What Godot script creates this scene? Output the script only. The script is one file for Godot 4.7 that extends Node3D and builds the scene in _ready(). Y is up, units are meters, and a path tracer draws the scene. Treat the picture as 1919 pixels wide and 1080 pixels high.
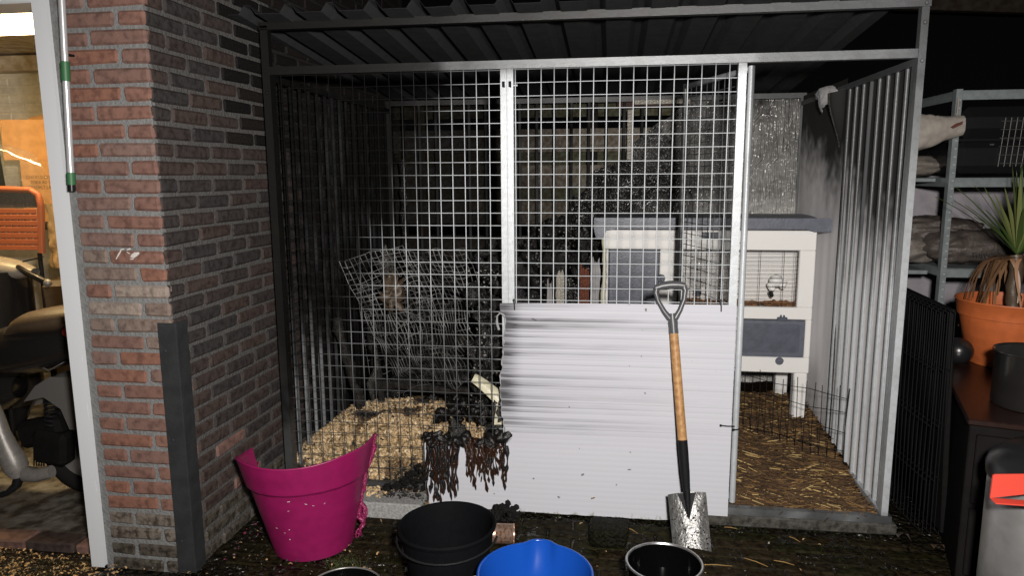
extends Node3D
# A burnt wire kennel under a small sheet-metal roof, photographed at night with a camera flash.
# World: x runs along the kennel front, z towards the photographer, y up; metres.

var rng := RandomNumberGenerator.new()
var M := {}
var T := {}
var taken := {}
var nz := FastNoiseLite.new()
var nz2 := FastNoiseLite.new()

# ---------------------------------------------------------------- mesh builder
class MB:
	var v := PackedVector3Array()
	var n := PackedVector3Array()
	var c := PackedColorArray()
	var t := PackedVector2Array()
	var ix := PackedInt32Array()
	var col := Color(1, 1, 1)
	var cf = null

	func vert(p: Vector3, nn: Vector3, uv := Vector2.ZERO) -> int:
		v.append(p); n.append(nn); t.append(uv)
		c.append(cf.call(p) if cf != null else col)
		return v.size() - 1

	func face(pts: Array, ctr: Vector3) -> void:   # a flat convex face turned away from ctr
		var a: Vector3 = pts[0]
		var nn: Vector3 = ((pts[2] as Vector3) - a).cross((pts[1] as Vector3) - a)
		if nn.length_squared() < 1e-16 and pts.size() > 3:
			nn = ((pts[3] as Vector3) - a).cross((pts[2] as Vector3) - a)
		nn = nn.normalized()
		var mid := Vector3.ZERO
		for p in pts: mid += p
		mid /= pts.size()
		var q := pts.duplicate()
		if nn.dot(mid - ctr) < 0:
			nn = -nn
			q.reverse()
		var s := v.size()
		for p in q: vert(p, nn)
		for i in range(1, q.size() - 1):
			ix.append(s); ix.append(s + i); ix.append(s + i + 1)

	func box(ctr: Vector3, size: Vector3, b := Basis.IDENTITY, ch := 0.0, jit := 0.0, r: RandomNumberGenerator = null) -> void:
		var h := size * 0.5
		var k := {}
		ch = min(ch, min(h.x, min(h.y, h.z)) * 0.9)
		for sx in [-1, 1]:
			for sy in [-1, 1]:
				for sz in [-1, 1]:
					var j := Vector3.ZERO
					if jit > 0.0: j = Vector3(r.randf_range(-jit, jit), r.randf_range(-jit, jit), r.randf_range(-jit, jit) * 0.5)
					for ax in 3:
						var p := Vector3(sx * h.x, sy * h.y, sz * h.z)
						for o in 3:
							if o != ax: p[o] -= sign(p[o]) * ch
						k[[sx, sy, sz, ax]] = ctr + b * (p + j)
		for ax in 3:
			for s in [-1, 1]:
				var q := []
				for w in [[-1, -1], [1, -1], [1, 1], [-1, 1]]:
					var g := [0, 0, 0, ax]
					g[ax] = s; g[(ax + 1) % 3] = w[0]; g[(ax + 2) % 3] = w[1]
					q.append(k[g])
				face(q, ctr)
		if ch <= 0.0: return
		for e in [[0, 1, 2], [0, 2, 1], [1, 2, 0]]:
			for s in [-1, 1]:
				for u in [-1, 1]:
					var q := []
					for w in [[e[0], -1], [e[0], 1], [e[1], 1], [e[1], -1]]:
						var g := [0, 0, 0, w[0]]
						g[e[0]] = s; g[e[1]] = u; g[e[2]] = w[1]
						q.append(k[g])
					face(q, ctr)
		for sx in [-1, 1]:
			for sy in [-1, 1]:
				for sz in [-1, 1]:
					face([k[[sx, sy, sz, 0]], k[[sx, sy, sz, 1]], k[[sx, sy, sz, 2]]], ctr)

	func span(a: Vector3, b: Vector3, ch := 0.0) -> void:   # box by two corners
		box((a + b) * 0.5, (b - a).abs(), Basis.IDENTITY, ch)

	func bar(a: Vector3, b: Vector3, w: float, d: float, seg := 1, side := Vector3.RIGHT) -> void:  # square tube from a to b, cut into seg lengths
		var z := (b - a).normalized()
		if abs(z.dot(side)) > 0.95: side = Vector3.UP
		var y := z.cross(side).normalized()
		var x := y.cross(z)
		for i in seg:
			var p := a.lerp(b, float(i) / seg)
			var q := a.lerp(b, float(i + 1) / seg)
			var r := [x * w + y * d, -x * w + y * d, -x * w - y * d, x * w - y * d]
			for j in 4:
				var s0: Vector3 = r[j] * 0.5
				var s1: Vector3 = r[(j + 1) % 4] * 0.5
				face([p + s0, p + s1, q + s1, q + s0], (p + q) * 0.5)
			if i == 0: face([p + r[0] * 0.5, p + r[1] * 0.5, p + r[2] * 0.5, p + r[3] * 0.5], (p + q) * 0.5)
			if i == seg - 1: face([q + r[0] * 0.5, q + r[1] * 0.5, q + r[2] * 0.5, q + r[3] * 0.5], (p + q) * 0.5)

	func tube(pts: Array, rad, sides := 6, cap := true) -> void:
		var N := Vector3.ZERO
		var first := v.size()
		var cnt := pts.size()
		for i in cnt:
			var p: Vector3 = pts[i]
			var tg: Vector3 = ((pts[min(i + 1, cnt - 1)] as Vector3) - (pts[max(i - 1, 0)] as Vector3)).normalized()
			if i == 0:
				var up := Vector3.UP if abs(tg.y) < 0.9 else Vector3.RIGHT
				N = tg.cross(up).normalized()
			else:
				N = (N - tg * N.dot(tg)).normalized()
			var B := tg.cross(N)
			var r: float = rad[i] if rad is Array else rad
			for j in sides + 1:
				var a := TAU * j / sides
				var d := N * cos(a) + B * sin(a)
				vert(p + d * r, d, Vector2(float(j) / sides, float(i) / max(cnt - 1, 1)))
		for i in cnt - 1:
			for j in sides:
				var a := first + i * (sides + 1) + j
				var b := a + sides + 1
				ix.append_array([a, b, b + 1, a, b + 1, a + 1])
		if cap:
			for e in [0, cnt - 1]:
				var q := []
				for j in sides: q.append(v[first + e * (sides + 1) + j])
				face(q, pts[1] if e == 0 else pts[cnt - 2])

	func lathe(prof: Array, segs := 32, ctr := Vector3.ZERO, b := Basis.IDENTITY, a0 := 0.0, a1 := TAU) -> void:
		for i in prof.size() - 1:                       # each band carries its own rings, smoothed where the profile bends softly
			var p: Vector2 = prof[i]
			var q: Vector2 = prof[i + 1]
			if p.distance_to(q) < 1e-6: continue
			var d := (q - p).normalized()
			var dp := d
			var dq := d
			if i > 0:
				var e: Vector2 = (p - (prof[i - 1] as Vector2)).normalized()
				if e.dot(d) > 0.7: dp = (e + d).normalized()
			if i < prof.size() - 2:
				var e2: Vector2 = ((prof[i + 2] as Vector2) - q).normalized()
				if e2.dot(d) > 0.7: dq = (e2 + d).normalized()
			var s := v.size()
			for j in segs + 1:
				var a := lerpf(a0, a1, float(j) / segs)
				var o := Vector3(cos(a), 0, sin(a))
				vert(ctr + b * (o * p.x + Vector3(0, p.y, 0)), b * (o * dp.y - Vector3(0, dp.x, 0)), Vector2(float(j) / segs, p.y))
				vert(ctr + b * (o * q.x + Vector3(0, q.y, 0)), b * (o * dq.y - Vector3(0, dq.x, 0)), Vector2(float(j) / segs, q.y))
			for j in segs:
				var k := s + j * 2
				ix.append_array([k, k + 2, k + 3, k, k + 3, k + 1])

	func grid(nu: int, nv: int, f: Callable, flip := false, closed := false) -> void:   # f(u, v) in 0..1 -> point
		var s := v.size()
		var pts := PackedVector3Array()
		for j in nv + 1:
			for i in nu + 1: pts.append(f.call(float(i) / nu, float(j) / nv))
		for j in nv + 1:
			for i in nu + 1:
				var il := i - 1
				var ir := i + 1
				if closed:
					if il < 0: il = nu - 1
					if ir > nu: ir = 1
				var du := pts[j * (nu + 1) + min(ir, nu)] - pts[j * (nu + 1) + max(il, 0)]
				var dv := pts[min(j + 1, nv) * (nu + 1) + i] - pts[max(j - 1, 0) * (nu + 1) + i]
				var nn := du.cross(dv).normalized()
				if nn == Vector3.ZERO: nn = Vector3.UP
				vert(pts[j * (nu + 1) + i], -nn if flip else nn, Vector2(float(i) / nu, float(j) / nv))
		for j in nv:
			for i in nu:
				var a := s + j * (nu + 1) + i
				var b := a + nu + 1
				if flip: ix.append_array([a, a + 1, b + 1, a, b + 1, b])
				else: ix.append_array([a, b + 1, a + 1, a, b, b + 1])

	func poly(outline: Array, depth: float, b: Transform3D) -> void:     # flat outline (x, y) pushed from z 0 to -depth
		var pk := PackedVector2Array(outline)
		var tr := Geometry2D.triangulate_polygon(pk)
		var mid := b * Vector3(0, 0, -depth * 0.5)
		for side in [0, 1]:
			var nn := b.basis * Vector3(0, 0, 1.0 if side == 0 else -1.0)
			var s := v.size()
			for p in pk: vert(b * Vector3(p.x, p.y, -depth * side), nn, p)
			for i in range(0, tr.size(), 3):
				var A := v[s + tr[i]]
				var w := (v[s + tr[i + 2]] - A).cross(v[s + tr[i + 1]] - A)
				if w.dot(nn) > 0: ix.append_array([s + tr[i], s + tr[i + 1], s + tr[i + 2]])
				else: ix.append_array([s + tr[i], s + tr[i + 2], s + tr[i + 1]])
		var area := 0.0
		for i in pk.size():
			var p := pk[i]
			var q := pk[(i + 1) % pk.size()]
			area += p.cross(q)
		for i in pk.size():
			var p := pk[i]
			var q := pk[(i + 1) % pk.size()]
			var o: Vector2 = Vector2(q.y - p.y, p.x - q.x) * signf(area)
			var c4 := [b * Vector3(p.x, p.y, 0), b * Vector3(q.x, q.y, 0), b * Vector3(q.x, q.y, -depth), b * Vector3(p.x, p.y, -depth)]
			var m4: Vector3 = (c4[0] + c4[2]) * 0.5
			face(c4, m4 - b.basis * Vector3(o.x, o.y, 0))

	func mesh() -> ArrayMesh:
		var a := []
		a.resize(Mesh.ARRAY_MAX)
		a[Mesh.ARRAY_VERTEX] = v; a[Mesh.ARRAY_NORMAL] = n; a[Mesh.ARRAY_COLOR] = c; a[Mesh.ARRAY_TEX_UV] = t; a[Mesh.ARRAY_INDEX] = ix
		var m := ArrayMesh.new()
		m.add_surface_from_arrays(Mesh.PRIMITIVE_TRIANGLES, a)
		return m

# ---------------------------------------------------------------- nodes
func numbered(called: String) -> String:
	taken[called] = taken.get(called, -1) + 1
	return called if taken[called] == 0 else "%s_%03d" % [called, taken[called]]

func put(o: Node3D, called: String, parent: Node) -> Node3D:
	o.name = numbered(called) if parent == self else called
	parent.add_child(o, true)
	return o

func obj(called: String, mb, m, parent: Node = self) -> MeshInstance3D:
	var o := MeshInstance3D.new()
	o.mesh = mb.mesh() if mb is MB else mb
	o.material_override = M[m] if m is String else m
	put(o, called, parent)
	return o

func tag(o: Node3D, label: String, category: String, group := "") -> Node3D:
	o.set_meta("label", label); o.set_meta("category", category)
	if group != "": o.set_meta("group", group)
	return o

func thing(called: String, label: String, category: String, at := Vector3.ZERO, turn := 0.0, group := "") -> Node3D:
	var o := Node3D.new()
	put(o, called, self)
	o.position = at; o.rotation.y = turn
	tag(o, label, category, group)
	return o

func struct(o: Node3D) -> Node3D:
	o.set_meta("kind", "structure"); return o

func part(called: String, parent: Node) -> Node3D:
	var o := Node3D.new()
	put(o, called, parent)
	return o

func copies(called: String, m: Mesh, mat: String, xf: Array, cols: Array, parent: Node = self) -> MultiMeshInstance3D:
	var mm := MultiMesh.new()
	mm.transform_format = MultiMesh.TRANSFORM_3D
	mm.use_colors = true
	mm.mesh = m
	mm.instance_count = xf.size()
	for i in xf.size():
		mm.set_instance_transform(i, xf[i]); mm.set_instance_color(i, cols[i])
	var o := MultiMeshInstance3D.new()
	o.multimesh = mm
	o.material_override = M[mat]
	put(o, called, parent)
	o.set_meta("kind", "stuff")
	return o

func text(words: String, size: float, m: String, parent: Node, at: Transform3D, mono := false) -> MeshInstance3D:
	var f := SystemFont.new()
	f.font_names = PackedStringArray(["Droid Sans Mono" if mono else "Droid Sans"])
	var tm := TextMesh.new()
	tm.text = words; tm.font = f; tm.font_size = 32; tm.pixel_size = size / 32.0; tm.depth = 0.0006
	var o := obj("lettering", tm, m, parent)
	o.transform = at
	return o

func lin(r: float, g: float, b: float) -> Color: return Color(r, g, b).linear_to_srgb()
func rf(a: float, b: float) -> float: return rng.randf_range(a, b)
func sst(a: float, b: float, x: float) -> float: return smoothstep(a, b, x)
func V(x: float, y: float, z: float) -> Vector3: return Vector3(x, y, z)

# ---------------------------------------------------------------- materials
func noise_tex(key: String, type: int, freq: float, oct: int, stops: Array, size := 256, bump := 0.0, sd := 1) -> void:
	var f := FastNoiseLite.new()
	f.noise_type = type; f.frequency = freq; f.seed = sd
	f.fractal_octaves = oct
	f.fractal_type = FastNoiseLite.FRACTAL_FBM if oct > 1 else FastNoiseLite.FRACTAL_NONE
	if type == FastNoiseLite.TYPE_CELLULAR: f.cellular_return_type = FastNoiseLite.RETURN_CELL_VALUE
	var t := NoiseTexture2D.new()
	t.width = size; t.height = size; t.seamless = true; t.noise = f
	if bump > 0.0:
		t.as_normal_map = true; t.bump_strength = bump
	else:
		var g := Gradient.new()
		var off := PackedFloat32Array(); var cc := PackedColorArray()
		for s in stops:
			off.append(s[0]); cc.append(lin(s[1], s[2], s[3]) if s.size() > 2 else lin(s[1], s[1], s[1]))
		g.offsets = off; g.colors = cc
		t.color_ramp = g
	T[key] = t

func mat(key: String, col: Color, rough: float, metal := 0.0, tex := "", tri := 1.0, nrm := "", nscale := 1.0, vc := false, world := true) -> StandardMaterial3D:
	var m := StandardMaterial3D.new()
	m.resource_name = key
	m.albedo_color = col; m.roughness = rough; m.metallic = metal
	if tex != "": m.albedo_texture = T[tex]
	if nrm != "":
		m.normal_enabled = true; m.normal_texture = T[nrm]; m.normal_scale = nscale
	if tri > 0.0 and (tex != "" or nrm != ""):
		m.uv1_triplanar = true; m.uv1_world_triplanar = world
		m.uv1_scale = Vector3(tri, tri, tri)
	m.vertex_color_use_as_albedo = vc
	M[key] = m
	return m

func materials() -> void:
	var S := FastNoiseLite.TYPE_SIMPLEX_SMOOTH
	var C := FastNoiseLite.TYPE_CELLULAR
	noise_tex("mottle", S, 0.02, 5, [[0.2, 0.80], [0.5, 0.92], [0.8, 1.0]])
	noise_tex("grain", S, 0.09, 4, [[0.2, 0.6], [0.8, 1.0]], 256, 0, 3)
	noise_tex("spangle", C, 0.03, 1, [[0.0, 0.84], [1.0, 1.0]], 256, 0, 5)
	noise_tex("brick", S, 0.02, 5, [[0.15, 0.55, 0.52, 0.52], [0.45, 0.85, 0.85, 0.85], [0.68, 1.0, 1.0, 1.0], [0.85, 1.0, 1.0, 1.0]], 512, 0, 7)
	noise_tex("dirt", S, 0.015, 5, [[0.25, 0.25, 0.22, 0.2], [0.5, 0.7, 0.68, 0.62], [0.75, 1.0, 1.0, 1.0]], 512, 0, 9)
	noise_tex("mud", S, 0.02, 5, [[0.2, 0.30, 0.26, 0.22], [0.42, 0.7, 0.62, 0.5], [0.55, 0.62, 0.7, 0.42], [0.75, 1.0, 0.9, 0.8]], 512, 0, 11)
	noise_tex("char", S, 0.03, 4, [[0.3, 0.03, 0.028, 0.027], [0.52, 0.12, 0.115, 0.11], [0.6, 0.35, 0.34, 0.33], [0.72, 0.9, 0.9, 0.88]], 512, 0, 13)
	noise_tex("wood", S, 0.02, 4, [[0.2, 0.6, 0.5, 0.4], [0.8, 1.0, 1.0, 1.0]], 256, 0, 15)
	noise_tex("rust", S, 0.03, 4, [[0.3, 1.0, 1.0, 1.0], [0.55, 0.9, 0.75, 0.6], [0.75, 0.5, 0.25, 0.12]], 256, 0, 17)
	noise_tex("n_fine", S, 0.08, 4, [], 256, 4.0, 21)
	noise_tex("n_coarse", S, 0.025, 5, [], 512, 6.0, 23)
	noise_tex("n_lump", S, 0.05, 3, [], 256, 14.0, 25)
	noise_tex("n_soft", S, 0.012, 2, [], 256, 3.0, 27)
	# masonry
	var bk := [[0.205, 0.105, 0.080], [0.190, 0.100, 0.079], [0.215, 0.110, 0.082], [0.185, 0.105, 0.085], [0.225, 0.105, 0.072], [0.20, 0.125, 0.104]]
	for i in bk.size(): mat("brick_%d" % i, lin(bk[i][0], bk[i][1], bk[i][2]), 0.85, 0, "brick", 2.2, "n_coarse", 0.35)
	var lb := [[0.20, 0.15, 0.125], [0.29, 0.235, 0.20]]
	for i in lb.size(): mat("brick_limed_%d" % i, lin(lb[i][0], lb[i][1], lb[i][2]), 0.8, 0, "brick", 2.5, "n_coarse", 0.5)
	var sk := [[0.056, 0.046, 0.044], [0.052, 0.045, 0.044], [0.062, 0.049, 0.045], [0.048, 0.044, 0.044], [0.068, 0.051, 0.046]]
	for i in sk.size(): mat("brick_sooty_%d" % i, lin(sk[i][0], sk[i][1], sk[i][2]), 0.8, 0, "brick", 2.5, "n_coarse", 0.4)
	var dk := [[0.016, 0.015, 0.015], [0.024, 0.021, 0.020], [0.012, 0.012, 0.012]]
	for i in dk.size(): mat("brick_charred_%d" % i, lin(dk[i][0], dk[i][1], dk[i][2]), 0.6, 0, "brick", 7.0, "n_coarse", 0.8)
	mat("brick_cement_0", lin(0.17, 0.145, 0.125), 0.7, 0, "dirt", 4.0, "n_coarse", 0.8)
	mat("brick_cement_1", lin(0.085, 0.075, 0.062), 0.6, 0, "dirt", 4.0, "n_coarse", 0.8)
	mat("mortar", lin(0.195, 0.198, 0.198), 0.95, 0, "mottle", 5.0, "n_coarse", 1.2)
	mat("mortar_sooty", lin(0.105, 0.103, 0.10), 0.95, 0, "mottle", 5.0, "n_coarse", 1.2)
	mat("mortar_charred", lin(0.03, 0.03, 0.03), 0.9, 0, "mottle", 5.0, "n_coarse", 1.2)
	mat("concrete", lin(0.36, 0.365, 0.36), 0.8, 0, "grain", 3.0, "n_coarse", 0.5)
	mat("concrete_dark", lin(0.06, 0.058, 0.052), 0.7, 0, "dirt", 3.0, "n_coarse", 0.8)
	mat("mud", lin(0.014, 0.0115, 0.008), 0.34, 0, "mud", 1.7, "n_lump", 0.9)
	for i in 4: mat("paver_%d" % i, lin([0.024, 0.018, 0.028, 0.020][i], [0.019, 0.0155, 0.021, 0.019][i], [0.013, 0.011, 0.015, 0.011][i]), 0.5, 0, "mud", 2.3, "n_coarse", 1.4)
	mat("floor_garage", lin(0.17, 0.16, 0.145), 0.5, 0, "dirt", 1.2, "n_coarse", 0.5)
	# metals, vertex colours carry zinc tone and soot
	mat("zinc", lin(1, 1, 1), 0.42, 0.2, "spangle", 9.0, "n_fine", 0.25, true)
	mat("zinc_wire", lin(1, 1, 1), 0.55, 0.1, "", 1.0, "", 1.0, true)
	mat("soot_wire", lin(1, 1, 1), 0.9, 0.0, "", 1.0, "", 1.0, true)
	mat("burnt_wire_dim", lin(0.10, 0.10, 0.095), 0.4, 0.3)
	mat("roof_sheet", lin(0.042, 0.043, 0.045), 0.65, 0, "mottle", 3.0, "n_fine", 0.2)
	mat("burnt_wire", lin(1, 1, 1), 0.5, 0.1, "", 1.0, "", 1.0, true)
	mat("steel_wet", lin(0.085, 0.085, 0.083), 0.3, 0.3, "mottle", 6.0, "n_coarse", 0.4)
	mat("steel", lin(0.42, 0.43, 0.44), 0.3, 0.85, "grain", 6.0)
	mat("steel_brushed", lin(0.27, 0.27, 0.265), 0.36, 0.6, "mottle", 3.0, "n_fine", 0.08)
	mat("pan_steel", lin(0.30, 0.30, 0.30), 0.2, 0.95, "mottle", 3.0, "n_fine", 0.05)
	mat("bin_steel", lin(0.40, 0.40, 0.395), 0.42, 0.75, "mottle", 3.0, "n_fine", 0.05)
	mat("black_iron", lin(0.022, 0.022, 0.024), 0.5, 0.3, "grain", 9.0, "n_fine", 0.3)
	mat("guard_metal", lin(0.036, 0.038, 0.040), 0.45, 0.1, "mottle", 3.0, "n_fine", 0.12)
	mat("rack_zinc", lin(0.24, 0.275, 0.28), 0.45, 0.3, "mottle", 5.0)
	mat("copper_tin", lin(0.62, 0.48, 0.42), 0.28, 0.75, "rust", 8.0)
	# plastics
	mat("twinwall_dim", lin(0.40, 0.40, 0.41), 0.38, 0, "mottle", 3.0)
	mat("melt_white", lin(0.62, 0.60, 0.55), 0.3, 0, "dirt", 14.0, "n_lump", 0.5)
	mat("melt_cream", lin(0.66, 0.63, 0.47), 0.35, 0, "mottle", 6.0, "n_fine", 0.3)
	mat("melt_brown", lin(0.030, 0.013, 0.007), 0.17, 0, "mottle", 20.0, "n_lump", 0.35)
	mat("melt_black", lin(0.009, 0.008, 0.008), 0.28, 0, "mottle", 20.0, "n_lump", 0.5)
	mat("char_wet", lin(0.020, 0.019, 0.018), 0.24, 0, "mottle", 9.0, "n_lump", 1.6)
	mat("char_matt", lin(0.017, 0.016, 0.016), 0.7, 0, "mottle", 9.0, "n_lump", 1.2)
	mat("ash_grey", lin(0.20, 0.195, 0.18), 0.6, 0, "char", 10.0, "n_lump", 1.2)
	mat("hutch_white", lin(0.82, 0.815, 0.80), 0.5)
	mat("hutch_litter", lin(0.42, 0.24, 0.12), 0.9, 0, "rust", 9.0, "n_lump", 1.5)
	mat("rust_strip", lin(0.20, 0.055, 0.025), 0.7, 0, "dirt", 9.0, "n_coarse", 0.8)
	mat("red_beam", lin(0.06, 0.016, 0.010), 0.7, 0, "wood", 4.0)
	mat("hutch_grey", lin(0.125, 0.137, 0.175), 0.42, 0, "mottle", 3.0, "n_fine", 0.12)
	mat("hutch_grey_dark", lin(0.10, 0.112, 0.145), 0.4, 0, "mottle", 3.0, "n_fine", 0.12)
	mat("magenta", lin(0.26, 0.009, 0.088), 0.42, 0, "mottle", 3.0, "n_soft", 0.3)
	mat("magenta_melt", lin(0.36, 0.03, 0.14), 0.25, 0, "dirt", 18.0, "n_lump", 0.6)
	mat("bucket_black", lin(0.0045, 0.005, 0.006), 0.7, 0, "mottle", 6.0, "n_fine", 0.1)
	mat("bucket_blue", lin(0.006, 0.058, 0.33), 0.2, 0, "", 1.0)
	mat("enamel_black", lin(0.002, 0.002, 0.0022), 0.12, 0, "", 1.0)
	mat("dark_water", lin(0.003, 0.003, 0.0035), 0.05, 0, "", 1.0)
	mat("terracotta", lin(0.50, 0.125, 0.035), 0.5, 0, "mottle", 4.0)
	mat("red_plastic", lin(0.55, 0.055, 0.035), 0.45)
	mat("black_plastic", lin(0.011, 0.011, 0.012), 0.3, 0, "", 1.0)
	mat("black_matt", lin(0.010, 0.010, 0.010), 0.65, 0, "mottle", 4.0)
	mat("grip_grey", lin(0.105, 0.110, 0.118), 0.33, 0, "grain", 12.0)
	mat("green_plastic", lin(0.035, 0.14, 0.055), 0.5)
	mat("pole_alu", lin(0.62, 0.63, 0.65), 0.3, 0.4)
	mat("white_paint", lin(0.70, 0.73, 0.76), 0.55)
	mat("glass", Color(0.55, 0.58, 0.58, 0.05), 0.06).transparency = BaseMaterial3D.TRANSPARENCY_ALPHA
	# organic
	mat("shavings_bed", lin(0.50, 0.36, 0.19), 0.9, 0, "dirt", 9.0, "n_lump", 2.0)
	mat("chip", lin(1, 1, 1), 0.85, 0, "", 1.0, "", 1.0, true)
	mat("straw_bed", lin(0.028, 0.016, 0.008), 0.85, 0, "dirt", 6.0, "n_lump", 2.0)
	mat("ash_wood", lin(0.52, 0.30, 0.125), 0.5, 0, "wood", 8.0)
	mat("fence_wood", lin(1, 1, 1), 0.8, 0, "wood", 5.0, "n_coarse", 0.6, true)
	mat("burnt_wood", lin(0.02, 0.017, 0.015), 0.6, 0, "mottle", 8.0, "n_lump", 1.5)
	mat("cardboard", lin(0.44, 0.235, 0.095), 0.85, 0, "mottle", 3.0)
	mat("print_ink", lin(0.035, 0.02, 0.012), 0.8)
	mat("bag_ink", lin(0.05, 0.045, 0.045), 0.8)
	mat("paper_brown", lin(0.36, 0.25, 0.14), 0.8, 0, "mottle", 4.0)
	mat("cream_paint", lin(0.80, 0.75, 0.63), 0.7, 0, "mottle", 2.0, "n_coarse", 0.4)
	mat("ceiling_board", lin(0.66, 0.60, 0.48), 0.7, 0, "wood", 2.0)
	mat("wall_pale", lin(0.33, 0.31, 0.34), 0.8, 0, "mottle", 1.5, "n_coarse", 0.2)
	mat("dark_timber", lin(0.022, 0.019, 0.016), 0.8, 0, "wood", 3.0)
	mat("orange_plastic", lin(0.34, 0.085, 0.025), 0.45)
	mat("seat_vinyl", lin(0.085, 0.058, 0.036), 0.45, 0, "mottle", 5.0, "n_fine", 0.3)
	mat("scooter_black", lin(0.014, 0.013, 0.013), 0.18)
	mat("scooter_grey", lin(0.16, 0.155, 0.15), 0.35, 0.3)
	mat("scooter_cowl", lin(0.30, 0.27, 0.23), 0.35, 0.1)
	mat("alloy", lin(0.30, 0.285, 0.27), 0.4, 0.3, "mottle", 9.0, "n_coarse", 0.4)
	mat("rubber", lin(0.014, 0.014, 0.014), 0.8)
	mat("amber", lin(0.5, 0.2, 0.03), 0.3)
	mat("bag_cloth", lin(0.33, 0.30, 0.265), 0.9, 0, "mottle", 5.0, "n_coarse", 0.3)
	mat("bag_dark", lin(0.085, 0.07, 0.062), 0.55, 0, "mottle", 4.0, "n_coarse", 1.0)
	mat("bag_pale", lin(0.17, 0.15, 0.132), 0.6, 0, "mottle", 4.0, "n_coarse", 1.0)
	mat("bag_tear", lin(0.13, 0.045, 0.03), 0.8)
	mat("cabinet", lin(0.011, 0.010, 0.010), 0.5, 0, "mottle", 3.0)
	mat("cabinet_top", lin(0.018, 0.007, 0.005), 0.35, 0, "wood", 5.0)
	mat("leaf_green", lin(1, 1, 1), 0.45, 0, "", 1.0, "", 1.0, true)
	mat("soil", lin(0.02, 0.014, 0.009), 0.9, 0, "mottle", 9.0, "n_lump", 2.0)
	mat("stone_dark", lin(0.013, 0.0135, 0.010), 0.6, 0, "mud", 4.0, "n_lump", 1.2)
	mat("chalk", lin(0.62, 0.60, 0.57), 0.9, 0, "mottle", 20.0)
	mat("pink_red", lin(0.5, 0.05, 0.05), 0.4)

func matte() -> void:                                  # soot, rubber and dry dark surfaces barely shine
	for k in ["soot_wire", "bucket_black", "black_iron", "black_matt", "rubber", "roof_sheet", "dark_timber", "cabinet", "mortar_charred", "char_matt", "guard_metal", "brick_charred_0", "brick_charred_1", "brick_charred_2", "fence_wood", "straw_bed", "brick_sooty_0", "brick_sooty_1", "brick_sooty_2", "brick_sooty_3", "brick_sooty_4", "mortar_sooty", "paver_0", "paver_1", "paver_2", "paver_3"]:
		M[k].metallic_specular = 0.12
	M["zinc_wire"].metallic_specular = 0.3
	M["melt_brown"].metallic_specular = 0.6
	M["melt_black"].metallic_specular = 0.5
	M["char_wet"].metallic_specular = 0.75
	M["enamel_black"].metallic_specular = 0.35
	M["stone_dark"].metallic_specular = 0.2
	M["bucket_black"].metallic_specular = 0.14

func soot(p: Vector3) -> float:                       # how much soot sticks to the zinc, 0 clean to 1 black
	var k := nz.get_noise_3d(p.x * 60, p.y * 60, p.z * 60) * 0.5 + nz2.get_noise_3d(p.x * 300, p.y * 300, p.z * 300) * 0.35
	if p.z > -0.05:
		var xb := -0.08 + (p.y - 1.2) * 0.5
		var s := 1.0 - sst(xb - 0.05, xb + 0.22, p.x + k * 0.3)
		if p.x < 0.44 and p.y < 0.95: s = max(s, 0.42 + 0.40 * (1.0 - sst(0.45, 0.80, p.y + k * 0.3)))
		if p.y > 1.8: s = max(s, 0.92 - 0.50 * sst(-0.3, 0.9, p.x + k * 0.5))
		if p.y > 1.86: s = max(s, 0.97 - 0.25 * sst(0.5, 1.9, p.x + k * 0.5))
		if p.x > 1.33 and p.y < 0.08: s = max(s, 0.25 + 0.5 * sst(-0.2, 0.3, k))
		if p.x > 1.93: s = max(s, 0.75 * sst(1.3, 1.9, p.y + k * 0.3))
		if p.x > 1.38: s = max(s, 0.62 * sst(1.15, 1.85, p.y + k * 0.25))
		return clampf(s + k * 0.12, 0, 1)
	if p.x > 1.3:
		return clampf(0.05 + 0.68 * sst(0.9, 1.45, p.y + k * 0.3 - p.z * 0.10) + k * 0.12, 0, 1)
	if p.x < -0.4:
		return clampf(0.99 - 0.60 * (1.0 - sst(0.40, 0.80, p.y + k * 0.4)) * sst(-0.75, -0.2, p.z) + k * 0.25, 0, 1)
	return clampf(0.9 + k * 0.3, 0, 1)

func zinc_at(p: Vector3) -> Color:
	var s := soot(p)
	var w := 1.0 + nz.get_noise_3d(p.x * 150, p.y * 150, p.z * 150) * 0.18
	var zc := Color(0.55, 0.585, 0.615) * w
	return zc.lerp(Color(0.010, 0.0098, 0.0095), clampf(pow(s, 0.55), 0, 1))

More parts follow.
